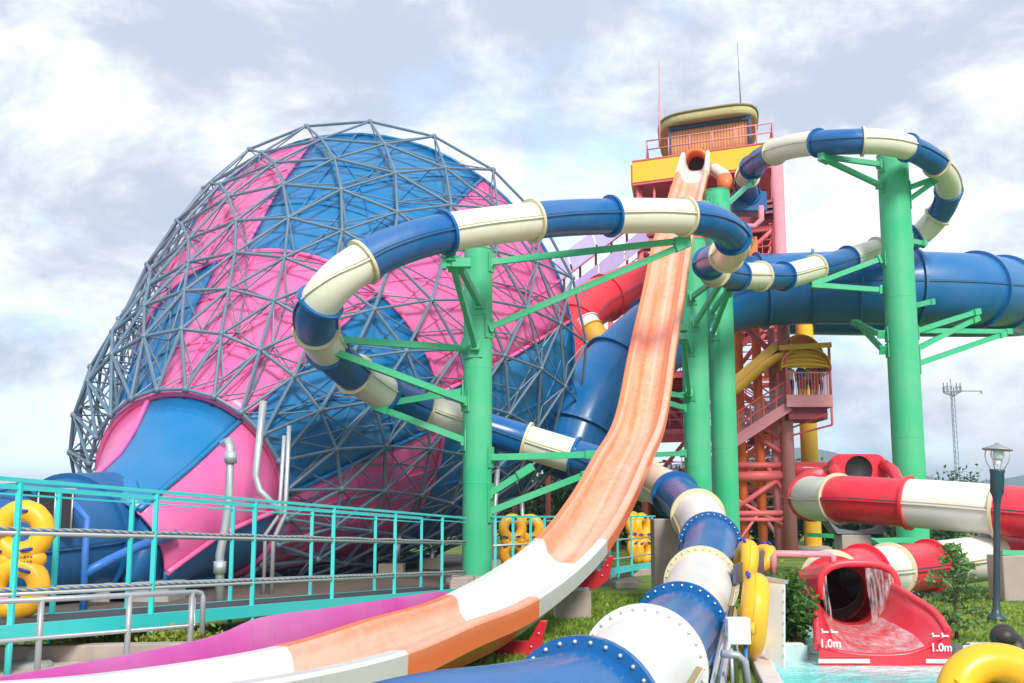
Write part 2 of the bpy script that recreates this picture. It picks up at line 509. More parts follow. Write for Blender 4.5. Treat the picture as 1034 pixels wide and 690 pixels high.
# hills
m = MB(); 
ridge = [(-1400, 20), (-900, 35), (-500, 42), (-100, 48), (150, 60), (300, 78), (420, 92), (520, 72), (640, 46), (780, 58), (900, 52), (1050, 30), (1300, 48), (1700, 60), (2300, 30)]
pts = catmull([Vector((x, 0, z)) for x, z in ridge], 10)
rows = []
for p in pts:
    h = p.z+random.uniform(-1.2, 1.2)
    rows.append([m.add((p.x, 1380, -1)), m.add((p.x+8, 1480, h*.6)), m.add((p.x, 1600, h*1.02)), m.add((p.x, 1900, h*.4))])
for a, b in zip(rows, rows[1:]):
    for j in range(3): m.face((a[j], b[j], b[j+1], a[j+1]), None, True)
struct(m.build('hills', HILL))

m = MB(); n = m.add((-16, 17.2, .004), (-1.4, 24.3, .004), (3.5, 29.5, .004), (3.5, 50, .004), (-22, 50, .004)); m.face(range(n, n+5))
DIRT = concrete('brown_gravel_bed', (.13, .10, .08)); struct(m.build('gravel_bed', DIRT))
# paving at the left edge of the picture and its low kerb
m = MB()
m.prism([(-12, 9.5), (-3.0, 10.4), (-3.4, 14.1), (-12, 12.6)], -.05, .03)
struct(m.build('path', PAVE))
m = MB(); m.bar((-12, 12.72, .1), (-3.9, 14.15, .1), .22, .24); m.bar((-3.9, 14.15, .08), (-3.3, 13.4, .08), .2, .2)
struct(m.build('path_kerb', CONC, bevel=.02))

# ------------------------------------------------------------------ vegetation helpers
def leaf(m, c, s, rnd=random):
    a = Vector((rnd.gauss(0, 1), rnd.gauss(0, 1), rnd.gauss(0, 1))).normalized()
    b = a.cross(Vector((rnd.gauss(0, 1), rnd.gauss(0, 1), rnd.gauss(0, 1)))).normalized()
    n = m.add(c-a*s, c+b*s*.45, c+a*s, c-b*s*.45); m.face((n, n+1, n+2, n+3))
def clump_leaves(m, c, rad, n, s, nc=9):
    """leaves gathered in uneven clumps inside an ellipsoid"""
    c = Vector(c); cs = []
    for _ in range(nc):
        d = Vector((random.gauss(0, 1), random.gauss(0, 1), random.gauss(0, .9))).normalized()*random.uniform(.35, .85)
        cs.append((Vector((d.x*rad[0], d.y*rad[1], d.z*rad[2])), random.uniform(.3, .55)))
    for i in range(n):
        q, k = random.choice(cs)
        d = Vector((random.gauss(0, .5)*rad[0], random.gauss(0, .5)*rad[1], random.gauss(0, .5)*rad[2]))*k
        leaf(m, c+q+d, s*random.uniform(.6, 1.3))
def shrub(name, base, rad, n, s, mat, label, nc=9, cat='shrub', group=None):
    base = Vector(base); t = thing(name, base, label, cat, group)
    m = MB(); clump_leaves(m, base+Vector((0, 0, rad[2]*.95)), rad, n, s, nc); m.build('foliage', mat, t)
    m = MB()
    for k in range(6):
        a = random.uniform(0, 6.28); m.rod(base, base+Vector((math.cos(a)*rad[0]*.6, math.sin(a)*rad[1]*.6, rad[2]*1.4)), .012, 5, .005)
    m.build('stem', BARK, t); return t
def tree(base, h, w, label, n=1500, s=.16, mat=None):
    base = Vector(base); t = thing('tree', base, label, 'tree', 'trees beyond the slides')
    m = MB(); top = base+Vector((random.uniform(-.2, .2), 0, h*.7)); m.pipe([base-Vector((0, 0, .1)), base.lerp(top, .5)+Vector((.08, 0, 0)), top], .1, 7, True, [h*.03, h*.022, h*.01])
    for k in range(6):
        a = random.uniform(0, 6.28); z = random.uniform(.35, .65); st = base.lerp(top, z/.7*.9)
        m.rod(st, st+Vector((math.cos(a)*w*.7, math.sin(a)*w*.7, h*.2)), h*.012, 5, h*.004)
    m.build('trunk', BARK, t)
    m = MB(); clump_leaves(m, base+Vector((0, 0, h*.52)), (w*1.25, w, h*.5), n, s, 18); m.build('crown', mat or LEAF2, t)
    return t
def grass_patch(m, poly, n, h):
    xs = [p[0] for p in poly]; ys = [p[1] for p in poly]; k = 0
    while k < n:
        p = (random.uniform(min(xs), max(xs)), random.uniform(min(ys), max(ys)))
        if not inside(p, poly) or inside(p, pool): continue
        k += 1; a = random.uniform(0, 6.28); hh = h*random.uniform(.4, 1.2); w = .012+.0008*p[1]
        dx, dy = math.cos(a)*w, math.sin(a)*w; lx, ly = random.gauss(0, hh*.4), random.gauss(0, hh*.4)
        q = m.add((p[0]-dx, p[1]-dy, 0), (p[0]+dx, p[1]+dy, 0), (p[0]+lx, p[1]+ly, hh)); m.face((q, q+1, q+2))
m = MB()
grass_patch(m, [(-.8, 11), (2.2, 11.5), (4.6, 24), (0, 27)], 15000, .07)
grass_patch(m, [(3.4, 15.4), (15, 15.4), (17, 26), (5, 26)], 14000, .06)
grass_patch(m, [(-5.8, 14.6), (-3.2, 14.2), (-1.8, 19), (-5.2, 18)], 6000, .07)
tag(m.build('grass', BLADE), None, None, None, 'stuff')

# ------------------------------------------------------------------ blue-and-cream body slide
ctrl = [(756, 196, 46.5), (754, 182, 45.3), (762, 166, 43.2), (784, 153, 40.6), (812, 146, 38.6), (850, 143.5, 37.2), (893, 144, 37), (930, 155, 37.8), (955, 178, 39.2),
        (955, 205, 40.6), (930, 236, 41.6), (888, 252, 41.4), (850, 264, 40.2), (820, 272, 39), (792, 279, 38), (766, 279, 36.8), (740, 278, 35.6), (722, 274, 34.6), (715, 268, 33.6), (722, 262, 32.4), (735, 257, 31.2),
        (742, 246, 30), (733, 231, 29), (713, 222, 28.2), (680, 218.5, 27.5), (640, 218, 27), (600, 219, 26.4), (560, 221, 25.9), (515, 226, 25.2), (470, 232, 24.6), (425, 241, 24), (380, 258, 23.5), (345, 280, 23.2),
        (323, 306, 23.4), (319, 330, 24.2), (333, 355, 25.5), (358, 378, 26.8), (390, 398, 27.9), (430, 415, 28.7), (472, 428, 29.0), (515, 441, 29.1), (560, 455, 28.9), (600, 467, 28.6), (632, 478, 27.9), (660, 488, 26.2), (683, 501, 24.3), (703, 519, 22), (717, 548, 19.3),
        (708, 590, 16), (687, 636, 12.6), (650, 676, 9.5), (588, 730, 7.2), (515, 754, 6.4), (430, 773, 5.8), (330, 808, 5.3), (220, 860, 4.9)]
path = resample(catmull([P(*c) for c in ctrl], 20), .12)
b_px = [(755, 178), (757, 168), (782, 151), (827, 144), (872, 143), (916, 149), (946, 166), (956, 192), (945, 218), (925, 238), (887, 253), (856, 262), (824, 271), (792, 279), (767, 279), (744, 279), (722, 275), (715, 266), (733, 257), (741, 240), (692, 221), (615, 218), (536, 223), (449, 236), (368, 264), (322, 303), (320, 334), (330, 352), (358, 379), (390, 398), (430, 415), (471, 428), (532, 446), (578, 460), (650, 486), (682, 501), (704, 521), (718, 548), (708, 590), (687, 636), (650, 676), (588, 730)]
bnds = find_bounds(path, b_px)
root = thing('tube_slide', P(760, 200, 46), 'long winding blue and cream banded tube slide looping from the tower to the foreground', 'water slide')
TS = .445
tube_slide(root, path, bnds, [BLUE, CREAM], TS, 36, True, 20.5, True, .085, .07, fmats={'cream_gelcoat': CREAMF})
# near half of the lower run is whiter: give those sections the white gelcoat
for o in list(root.children):
    if o.data.materials[0] == CREAM:
        c = sum((Vector(v.co) for v in o.data.vertices), Vector())/len(o.data.vertices)+ORG[root.name]
        if c.y < 23.6 and c.z < 3.0:
            o.data.materials[0] = WHITE
            for g in o.children:
                if g.data.materials[0] == CREAMF and c.y < 12.4: g.data.materials[0] = WHITE
m = MB(); c = P(756, 200, 46.6); m.box(c+Vector((0, .3, -.2)), (1.5, 1.0, .9)); m.build('start_box', BLUE, root, bevel=.06)
m = MB(); q = P(752, 215, 46); m.pipe([q+Vector((-.7, 0, .3)), q+Vector((-.7, 0, -.3)), q+Vector((-.4, 0, -.6)), q+Vector((.4, 0, -.6)), q+Vector((.7, 0, -.3)), q+Vector((.7, 0, .3))], .13, 10); m.build('water_pipe', PINKRAIL, root)

# ------------------------------------------------------------------ pillars with arms
def pillar(px_top, py_top, Y, rad, label, arms, px_bot=None, mat=GREEN, arm_r=.075, foot=True):
    top = P(px_top, py_top, Y); base = Vector((top.x, Y, 0))
    t = thing('steel_pillar', base, label, 'pillar', 'painted steel slide pillars')
    m = MB(); m.lathe(base, [(rad, 0), (rad, top.z)], 40); m.lathe(base, [(rad*1.03, top.z), (rad*1.03, top.z+.03), (0, top.z+.03)], 40, smooth=False)
    for f in (.30, .64): m.lathe(base, [(rad, top.z*f-.015), (rad*1.012, top.z*f-.008), (rad*1.012, top.z*f+.008), (rad, top.z*f+.015)], 40, smooth=False)   # weld seams
    m.build('shaft', mat, t)
    if foot:
        m = MB(); m.lathe(base, [(0, .0), (rad*2.1, .0), (rad*2.1, .22), (rad*1.5, .3), (rad*1.0, .3)], 24); m.build('base_plate', CONC, t)
    for a, b in arms:
        m = MB(); a = P(*a); b = P(*b)
        m.bar(a, b, arm_r*1.7, arm_r*2.1)
        q = (Vector((a.x, a.y, 0))-base)
        if q.length < rad*1.4: qn = q.normalized(); m.bar(base+Vector((0, 0, a.z-.26))+qn*rad*1.01, base+Vector((0, 0, a.z+.26))+qn*rad*1.01, .34, .03, qn)
        d = (b-a).normalized(); m.bar(a-d*.02, a+d*.06, arm_r*3.0, arm_r*3.6); m.bar(b-d*.3, b+d*.12, arm_r*3.2, arm_r*2.6)
        m.build('arm', mat, t)
    return t
pillar(483, 253, 27.5, .36, 'green steel pillar under the left bend of the banded tube, leftmost green pillar', [
    ((494, 265, 27.4), (692, 243, 28)), ((494, 331, 27.3), (692, 247, 28)),
    ((470, 352, 27.3), (312, 341, 24.4)), ((470, 405, 27.3), (312, 346, 24.5)),
    ((470, 395, 27.5), (381, 409, 27.7)), ((470, 445, 27.4), (381, 411, 27.7)),
    ((480, 350, 27.1), (456, 263, 24.5)), ((484, 307, 27.1), (462, 265, 24.6)),
    ((494, 462, 27.4), (604, 459, 27)), ((494, 517, 27.4), (600, 476, 27)), ((494, 499, 27.4), (534, 474, 27.2)), ((448, 266, 24.5), (470, 266, 24.5))])
pillar(699, 244, 38, .455, 'green steel pillar beside the orange chute, left one of the close pair', [
    ((699, 300, 37.5), (734, 274, 35.1)), ((702, 327, 37.5), (734, 276, 35.1)), ((696, 352, 37.5), (690, 331, 33.0)), ((696, 397, 37.5), (690, 341, 33.0)),
    ((690, 400, 37.6), (664, 396, 30.5)), ((690, 412, 37.6), (664, 404, 30.5)), ((690, 458, 37.6), (600, 462, 30))])
pillar(724, 194, 39.8, .46, 'green steel pillar behind another, right one of the pair and carrying the chute top', [
    ((720, 314, 39.3), (736, 292, 36.2)), ((720, 336, 39.3), (736, 294, 36.2)), ((728, 212, 39.5), (760, 183, 43.6)), ((718, 205, 39.5), (704, 206, 39.3))])
pillar(901, 158, 39.2, .55, 'tall thick green pillar on the right inside the wide tube loop', [
    ((888, 166, 38.9), (831, 158, 37.6)), ((888, 187, 38.9), (831, 160, 37.6)), ((914, 191, 39.1), (948, 179, 39)), ((915, 204, 39.1), (948, 180, 39)),
    ((917, 243, 39.3), (932, 246, 41)), ((888, 262, 39.1), (822, 287, 38.8)), ((889, 293, 39), (822, 288, 38.8)),
    ((890, 338, 39.2), (864, 326, 42)), ((892, 354, 39.2), (866, 327, 42)), ((917, 334, 39.3), (1018, 335, 43.5)), ((917, 337, 39.2), (986, 315, 42)), ((917, 357, 39.2), (985, 322, 42)), ((917, 371, 39.2), (1012, 338, 43)), ((917, 310, 39.3), (940, 305, 41.5))], arm_r=.085)
pillar(812, 326, 52, .40, 'plain yellow steel pillar standing behind the stair landing', [], mat=YELLOW)

# ------------------------------------------------------------------ orange speed slide (straight in plan)
CS, ES = .2663, 4.18
def slideY(px, py):
    a = (px-517)/F; k = 1/(CT-(345-py)/F*ST); return ES/(CS-a*k)
st = [(341, 655), (420, 628), (495, 602), (573, 547), (607, 500), (627, 460), (646, 420), (659, 348), (670, 292.5), (678, 246), (691, 200), (700, 168)]
prof_pts = []
for px, py in st:
    Y = slideY(px, py); prof_pts.append(P(px, py, Y))
near = [Vector((CS*4.0-ES, 4.0, 1.02)), Vector((CS*5.5-ES, 5.5, .93)), Vector((CS*7.5-ES, 7.5, .74))]
near = near[::-1]
dense = catmull([near[2], near[1], near[0]]+prof_pts, 24)
dense = resample(dense, .2)
sideS = Vector((1, -CS, 0)).normalized()
# cross section: metres across, metres above the rim line (rim = 0)
def chute_profile(w, d, lip, skirt, th=.05):
    ins = [(-w, 0), (-w+.05, -.06), (-w+.09, -d*.55), (-w+.2, -d*.88), (-w*.45, -d), (0, -d-.01), (w*.45, -d), (w-.2, -d*.88), (w-.09, -d*.55), (w-.05, -.06), (w, 0)]
    out = [(w+lip, 0), (w+lip+.03, -.03), (w+lip+.02, -skirt), (w+lip-.03, -skirt), (w-.05, -skirt-.04), (w-.2, -d-.12), (0, -d-.16), (-w+.2, -d-.12), (-w+.05, -skirt-.04), (-w-lip+.03, -skirt), (-w-lip-.02, -skirt), (-w-lip-.03, -.03), (-w-lip, 0)]
    return ins+out
CW = .50
cp = chute_profile(CW, .42, .12, .26)
us = []
acc = 0
for i in range(len(cp)+1):
    a = cp[i % len(cp)]
    if i: acc += math.dist(a, cp[i-1])
    us.append(acc)
# centre u on the floor middle (index 5)
u5 = us[5]; us = [u-u5 for u in us]
us = us[:-1]+[us[-1]]
root = thing('chute_slide', P(700, 165, 44), 'tall straight open speed chute in faded orange with white sections', 'water slide')
dl = [p.y for p in dense]
def yidx(Y): return min(range(len(dl)), key=lambda i: abs(dl[i]-Y))
yb = [0, yidx(9.95), yidx(14.7), yidx(19.4), yidx(43.3), len(dense)-1]
vacc = 0
for (a, b), mt in zip(zip(yb, yb[1:]), [WHITE, WORN, WHITE, WORN, WHITE]):
    m = MB(); seg = dense[a:b+1]
    m.sweep(seg, cp, sides=[sideS]*len(seg), us=us, v0=vacc, smooth=False, cap=True)
    for f in range(len(m.f)): m.sm[f] = True
    vacc += sum((q-p).length for p, q in zip(seg, seg[1:]))
    o = m.build('chute_section', mt, root)
    e = o.modifiers.new('split', 'EDGE_SPLIT'); e.split_angle = R(38)
for Y in (14.7, 19.4):                                    # bolted red joint plates under the hull
    i = yidx(Y); p = dense[i]; t = (dense[i+1]-dense[i-1]).normalized(); up = sideS.cross(t)
    m = MB(); pr = [(-.74, -.3), (-.66, -.3), (-.5, -.56), (.5, -.56), (.66, -.3), (.74, -.3), (.64, -.7), (.4, -.86), (-.4, -.86), (-.64, -.7)]
    n = m.add(*[p+sideS*a+up*b-t*.05 for a, b in pr], *[p+sideS*a+up*b+t*.05 for a, b in pr])
    k = len(pr); m.face([n+j for j in range(k)]); m.face([n+k+j for j in range(k)][::-1])
    for j in range(k): m.face((n+j, n+k+j, n+k+(j+1) % k, n+(j+1) % k))
    o = m.build('joint_plate', RED, root)
    g = MB()
    for a, b in ((-.64, -.45), (-.54, -.62), (-.2, -.72), (.0, -.72), (.2, -.72), (.54, -.62), (.64, -.45)): g.ball(p+sideS*a+up*b-t*.055, .016, 8)
    g.build('bolt_row', BOLT, o)
# mouth tube at the top
topc = P(702, 163, 44.6); tdir = Vector((CS, 1, .12)).normalized()
m = MB(); m.lathe(topc, [(.36, 1.6), (.41, .05), (.47, 0), (.56, .0), (.58, .08), (.55, .3), (.55, 1.6)], 28, tdir); m.build('mouth_ring', ORANGE, root)
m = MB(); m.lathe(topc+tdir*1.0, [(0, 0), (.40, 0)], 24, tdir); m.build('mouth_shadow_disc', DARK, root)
m = MB(); seg = [dense[yidx(42.6)], dense[yidx(43.1)], dense[yidx(43.5)], topc+Vector((-.1, -.45, -.22)), topc+Vector((0, -.03, -.02))]
seg = resample(catmull(seg, 8), .2); k = len(cp); nS = len(seg)
for i, p in enumerate(seg):                               # flared white entry: its walls rise beside the mouth
    f = i/(nS-1); h = .42*f**1.2; w_ = 1-.12*f
    for (a, b) in cp:
        top_ = min(1, max(0, (b+.34)/.3)); m.v.append(p+sideS*(a*w_*(1.03))+Vector((0, -.06, b+.015+h*top_)))
for i in range(nS-1):
    for j in range(k): m.face((i*k+j, i*k+(j+1) % k, (i+1)*k+(j+1) % k, (i+1)*k+j), None, True)
m.face(list(range(k))[::-1]); m.face([(nS-1)*k+j for j in range(k)])
m.build('flared_entry', WHITE, root)
# second hooded start beside it
c = P(723, 178, 46)
root = thing('slide_hood', c, 'small orange and white hooded slide start beside the chute top', 'slide hood')
m = MB(); m.pipe([c+Vector((-.2, .9, .5)), c+Vector((.0, .2, .35)), c+Vector((.22, -.4, -.1)), c+Vector((.3, -.6, -.7))], .36, 20, True, [.22, .27, .3, .26]); m.build('hood_shell', WHITE, root)
m = MB(); m.lathe(c+Vector((.28, -.58, -.55)), [(.26, -.4), (.32, -.4), (.34, 0), (.32, .35), (.26, .35)], 24, (.1, -.25, -1)); m.build('hood_ring', ORANGE, root)

# magenta runout beside it
root = thing('runout_trough', (-3.2, 10, 0), 'magenta runout trough low beside the white end of the orange chute', 'water slide')
mp = [(-.31, 0), (-.27, -.05), (-.24, -.28), (-.12, -.38), (.12, -.4), (.22, -.34), (.26, -.22), (.33, -.22), (.33, -.5), (-.1, -.52), (-.34, -.42), (-.37, -.04), (-.36, 0)]
pts = catmull([Vector((CS*Y-5.24, Y, z)) for Y, z in ((5, .80), (7.5, .70), (10, .655), (10.7, .68), (11.3, .75), (12.95, .72), (15, .68), (17.2, .60), (17.8, .45))], 16)
pts = resample(pts, .2)
m = MB(); m.sweep(pts, mp, sides=[sideS]*len(pts), smooth=True, cap=True); o = m.build('trough_section', MAGENTA, root); o.modifiers.new('split', 'EDGE_SPLIT').split_angle = R(38)
m = MB()
for Y in (8, 11, 14, 17):
    p = Vector((CS*Y-5.24, Y, 0)); m.box(p+Vector((0, 0, .1)), (.4, .25, .24))
m.build('plinth', CONC, root)

# concrete supports under the chute and the tube
def block(px0, px1, py_top, Y, label, dep=.6, mat=CONC, name='concrete_block', bev=.03, z0=0):
    a = P(px0, py_top, Y); b = P(px1, py_top, Y); h = a.z
    m = MB(); m.box(((a.x+b.x)/2, Y+dep/2, (h+z0)/2), (b.x-a.x, dep, h-z0))
    return one(name, m, mat, label, 'support block', ((a.x+b.x)/2, Y+dep/2, 0), 'concrete supports', bev)
block(560, 597, 597, 19.4, 'squat grey concrete block under the white chute section')
block(660, 685, 524, 22.5, 'tall pinkish concrete block left of the green pillars under the blue tube')
block(454, 478, 583, 25.5, 'low concrete footing left of the leftmost green pillar', .9)
bx = (P(560, 597, 19.4).x+P(597, 597, 19.4).x)/2; bz = P(578, 597, 19.4).z
t = thing('steel_bracket', (bx, 19.7, bz), 'grey tapered steel bracket between the chute and its concrete block', 'bracket')
m = MB(); q = [(bx-.22, bz+.06), (bx+.22, bz+.06), (bx+.5, bz+.42), (bx-.5, bz+.3)]
m.quadslab(*[(x, 19.55, z) for x, z in q], -.3); m.build('gusset', GALV, t)
m = MB(); m.box((bx, 19.7, bz+.03), (.56, .5, .06)); m.build('seat_plate', GALV, t)
# ------------------------------------------------------------------ tornado funnel
FK = 1.18
A = P(152, 525, 22*FK); B = P(367, 353, 34*FK)
ax = (B-A); AL = ax.length; ax.normalize()
fu = ax.cross(Vector((0, 0, 1))).normalized(); fv = fu.cross(ax)
sprof = [(s_, r_*FK) for s_, r_ in [(0, 1.42), (.05, 1.62), (.12, 2.02), (.3, 2.98), (.5, 4.1), (.75, 5.5), (1.0, 6.55)]]
def shell_r(s):
    if s < 0: return (1.42+s*1.5)*FK
    for (a, ra), (b, rb) in zip(sprof, sprof[1:]):
        if s <= b: return ra+(rb-ra)*(s-a)/(b-a)
    return sprof[-1][1]
def cone(s, ang, r): return A+ax*(AL*s)+fu*(r*math.cos(ang))+fv*(r*math.sin(ang))
root = thing('tornado_slide_funnel', (A.x+2, 33, 0), 'giant pink and blue checkered tornado funnel wrapped in a grey space frame', 'water slide')
B1 = [-13, 47, 107, 167, 227, 287]; B3 = [6, 50, 97, 160, 225, 295]
B2 = [-5, 47, 107, 167, 227, 290]
stages = [(-.13, .125, B1, 1), (.125, .51, B2, 0), (.51, 1.0, B3, 1)]
for s0, s1, bnd_, par in stages:
    for k in range(6):
        m = MB(); a0 = R(bnd_[k]); a1 = R(bnd_[(k+1) % 6]+(360 if k == 5 else 0)); ns = max(3, int((s1-s0)*26)); na = 14
        idx = []
        for i in range(ns+1):
            s = s0+(s1-s0)*i/ns
            row = []
            for j in range(na+1):
                an = a0+(a1-a0)*j/na
                # slight lift at the panel edges where they are flanged
                row.append(m.add(cone(s, an, shell_r(s)+(.03 if s0 > 0 else 0)*(1 if i in (0,) else 0))))
            idx.append(row)
        for i in range(ns):
            for j in range(na): m.face((idx[i][j], idx[i+1][j], idx[i+1][j+1], idx[i][j+1]), None, True)
        isblue = (k % 2 == 1) == (par == 1)
        mt = BLUE_FUNNEL if isblue else PINK
        o = m.build('shell_panel', mt, root)
        so = o.modifiers.new('shell', 'SOLIDIFY'); so.thickness = .06; so.offset = -1
        # moulded stiffening ribs on the outside
        rb = MB(); w = .04
        for jj in range(1, 4):
            an = a0+(a1-a0)*jj/4
            if s0 < 0: continue
            pts = [cone(s0+(s1-s0)*i/8, an, shell_r(s0+(s1-s0)*i/8)+.02) for i in range(9)]
            rb.sweep(pts, [(-w, -.03), (w, -.03), (w*.6, .05), (-w*.6, .05)], smooth=False, sides=[(-fu*math.sin(an)+fv*math.cos(an))]*9, cap=True)
        for s in ([s0+(s1-s0)*q for q in (.33, .66)] if s0 > 0 else []):
            pts = [cone(s, a0+(a1-a0)*j/10, shell_r(s)+.02) for j in range(11)]
            rb.pipe(pts, .035, 4)
        if s0 > 0:                                       # long diagonal stiffeners
            for q in (0, 1):
                pts = [cone(s0+(s1-s0)*i/10, (a0+(a1-a0)*(i/10 if q else 1-i/10)), shell_r(s0+(s1-s0)*i/10)+.015) for i in range(11)]
                rb.pipe(pts, .028, 4)
        pts = [cone(s0+(s1-s0)*i/8, a0, shell_r(s0+(s1-s0)*i/8)+.03) for i in range(9)]
        rb.pipe(pts, .07, 5)
        rb.build('stiffener', mt, o)
m = MB()
for s, r in ((.125, .1), (.51, .07)):
    m.pipe([cone(s, 2*PI*j/60, shell_r(s)+.04) for j in range(61)], r, 6, False)
m.build('ring_flange', PINK, root)
m = MB(); m.pipe([cone(1.0, 2*PI*j/60, shell_r(1.0)+.02) for j in range(61)], .06, 6, False); m.build('rim_flange', BLUE_FUNNEL, root)
# space frame
NA = 22; rings = [.115, .215, .325, .44, .56, .68, .79, .895, 1.0]
offs = [.28, .80, .82, .70, .62, .58, .55, .52, .48]
shf = [0, .35, .4, .3, .2, .2, .1, .05, 0]
nodes_o = []; nodes_i = []
for i, (s, of) in enumerate(zip(rings, offs)):
    n_ = NA
    nodes_o.append([cone(s, 2*PI*(j+.5*(i % 2))/n_, shell_r(s)+of)-fu*shf[i]-fv*shf[i]*.15 for j in range(n_)])
for i in range(len(rings)-1):
    s = (rings[i]+rings[i+1])/2; of = .10
    nodes_i.append([cone(s, 2*PI*(j+.5*(i % 2)+.25)/NA, shell_r(s)+of+.05) for j in range(NA)])
m = MB(); d = MB()
def strut(mb, a, b, r): mb.rod(a, b, r, 6)
for i, row in enumerate(nodes_o):
    for j in range(NA):
        strut(m, row[j], row[(j+1) % NA], .050)
        m.ball(row[j], .10, 8)
        if i+1 < len(nodes_o):
            nx = nodes_o[i+1]; sh = 0 if i % 2 == 0 else 1
            strut(m, row[j], nx[(j+sh) % NA], .046)
            strut(m, row[j], nx[(j+sh-1) % NA], .046)
for i, row in enumerate(nodes_i):
    for j in range(NA):
        c = row[j]
        near4 = sorted(nodes_o[i], key=lambda p: (p-c).length)[:2]+sorted(nodes_o[i+1], key=lambda p: (p-c).length)[:2]
        for p in near4: strut(d, p, c, .024)
        if i+1 < len(nodes_i):
            q = sorted(nodes_i[i+1], key=lambda p: (p-c).length)[:1]
            for p in q: strut(d, c, p, .026)
fr = m.build('space_frame', TRUSS, root)
d.build('inner_lattice', TRUSS, fr)
# legs under the frame
for i, j0 in ((1, 14), (1, 18), (3, 13), (3, 16), (3, 19), (5, 13), (5, 15), (5, 18), (5, 20), (7, 14), (7, 19)):
    p = nodes_o[i][j0]
    if p.z < .4: continue
    m = MB(); fx = Vector((p.x+random.uniform(-.5, .5), p.y, 0)); m.rod(fx, p, .085, 10); m.rod(fx+Vector((0, 1.4, 0)), p, .06, 8)
    o = m.build('support_leg', GALV, root)
    m = MB(); m.box(fx+Vector((0, 0, .15)), (.7, .7, .4)); m.build('footing', CONC, o)
# vertical pipes on its flank
t = thing('standpipe', P(229, 600, 22.6), 'grey bent drain pipe rising in front of the pink funnel mouth', 'pipe', 'pipes beside the funnel')
m = MB(); m.pipe([P(222, 612, 22.6), P(222, 560, 22.6), P(228, 530, 22.6), P(231, 500, 22.6), P(233, 452, 22.6), P(231, 446, 22.7), P(226, 448, 23.4)], .09, 12); m.build('pipe_run', GALV, t)
for q in ((233, 462), (222, 573)): m = MB(); m.lathe(P(*q, 22.6), [(.09, -.12), (.125, -.12), (.125, .12), (.09, .12)], 16); m.build('collar', GALV, t)
t = thing('standpipe', P(268, 600, 22), 'grey twin pipe bundle right of the single bent pipe', 'pipe', 'pipes beside the funnel')
m = MB(); m.pipe([P(266, 600, 25.4), P(268, 540, 25.4), P(282, 520, 25.4), P(287, 440, 25.4)], .045, 10); m.pipe([P(274, 600, 25.4), P(276, 545, 25.4), P(288, 520, 25.4), P(292, 430, 25.4)], .05, 10)
m.pipe([P(285, 520, 25.4), P(262, 495, 25.4), P(258, 480, 25.4), P(266, 405, 25.4)], .085, 10)
m.build('pipe_run', GALV, t)

# ------------------------------------------------------------------ wide blue outlet tube at left
root = thing('outlet_tube', P(60, 600, 19.5), 'wide dark blue tube joining the small end of the funnel', 'water slide')
pts = [cone(-.02, 0, 0), cone(-.08, 0, 0), P(100, 541, 24.5), P(55, 549, 23.2), P(10, 555, 22.2), P(-60, 563, 21)]
dpt = resample(catmull(pts, 16), .2)
n = len(dpt); rad = [1.50-.20*min(1, i/(n*.45)) for i in range(n)]; rad[0:8] = [1.40+.10*(k/8) for k in range(8)]
bd = find_bounds(dpt, [(68, 546)], 9)
tube_slide(root, dpt, bd, [BLUE_OUT], 1.2, 44, True, 0, False, .1, .08, radii=rad)
o = MB(); c = P(48, 516, 21.6)
o.box(c, (1.0, .08, .75)); fr_ = o.build('opening', DARK, root)
o = MB()
for dz in (-.4, .4): o.rod(c+Vector((-.55, -.06, dz)), c+Vector((.55, -.06, dz)), .035)
for k in range(4): o.rod(c+Vector((-.5+.33*k, -.05, -.4)), c+Vector((-.5+.33*k, -.05, .4)), .02)
o.build('opening_frame', GALV, fr_)
m = MB(); m.pipe([P(60, 492, 21.8), P(88, 524, 21.5), P(86, 560, 21.4), P(84, 620, 21.4)], .07, 10); m.pipe([P(84, 580, 21.4), P(110, 566, 21.8), P(140, 552, 22.6), P(178, 540, 24)], .10, 8)
m.build('support_strut', BLUEPIPE, root)
for px in (20, 110, 150):
    m = MB(); p = P(px, 600, 23.8); m.box(Vector((p.x, p.y, .18)), (1.2, 1.2, .4)); m.build('saddle_plinth', CONCG, root)
m = MB(); m.pipe([P(0, 496, 21), P(8, 493, 21), P(30, 493, 21), P(36, 500, 21)], .04, 8); m.build('top_handle', BLUEPIPE, root)

# ------------------------------------------------------------------ wide blue raft tube on the right
root = thing('raft_tube', P(900, 300, 43), 'wide plain blue raft tube crossing behind the tall green pillar', 'water slide')
pts = [P(575, 470, 39.5), P(590, 430, 40), P(612, 392, 40.8), P(650, 352, 41.8), P(700, 313, 43.6), P(760, 295, 44.6), P(810, 291.5, 44.4), P(888, 290.5, 43.7), P(960, 292, 43.8), P(1000, 294, 45.4), P(1026, 299, 48.4), P(1036, 306, 52), P(1018, 311, 55.5), P(950, 312, 57), P(860, 311, 58), P(780, 310, 58.5)]
dpt = resample(catmull(pts, 16), .3)
bd = find_bounds(dpt, [(585, 440), (627, 375), (668, 337), (712, 314), (767, 300), (818, 294), (872, 291), (925, 290), (982, 292.5), (1012, 296)], 14)
tube_slide(root, dpt, bd, [BLUE_BIG], 1.47, 48, True, 0, True, .14, .09)

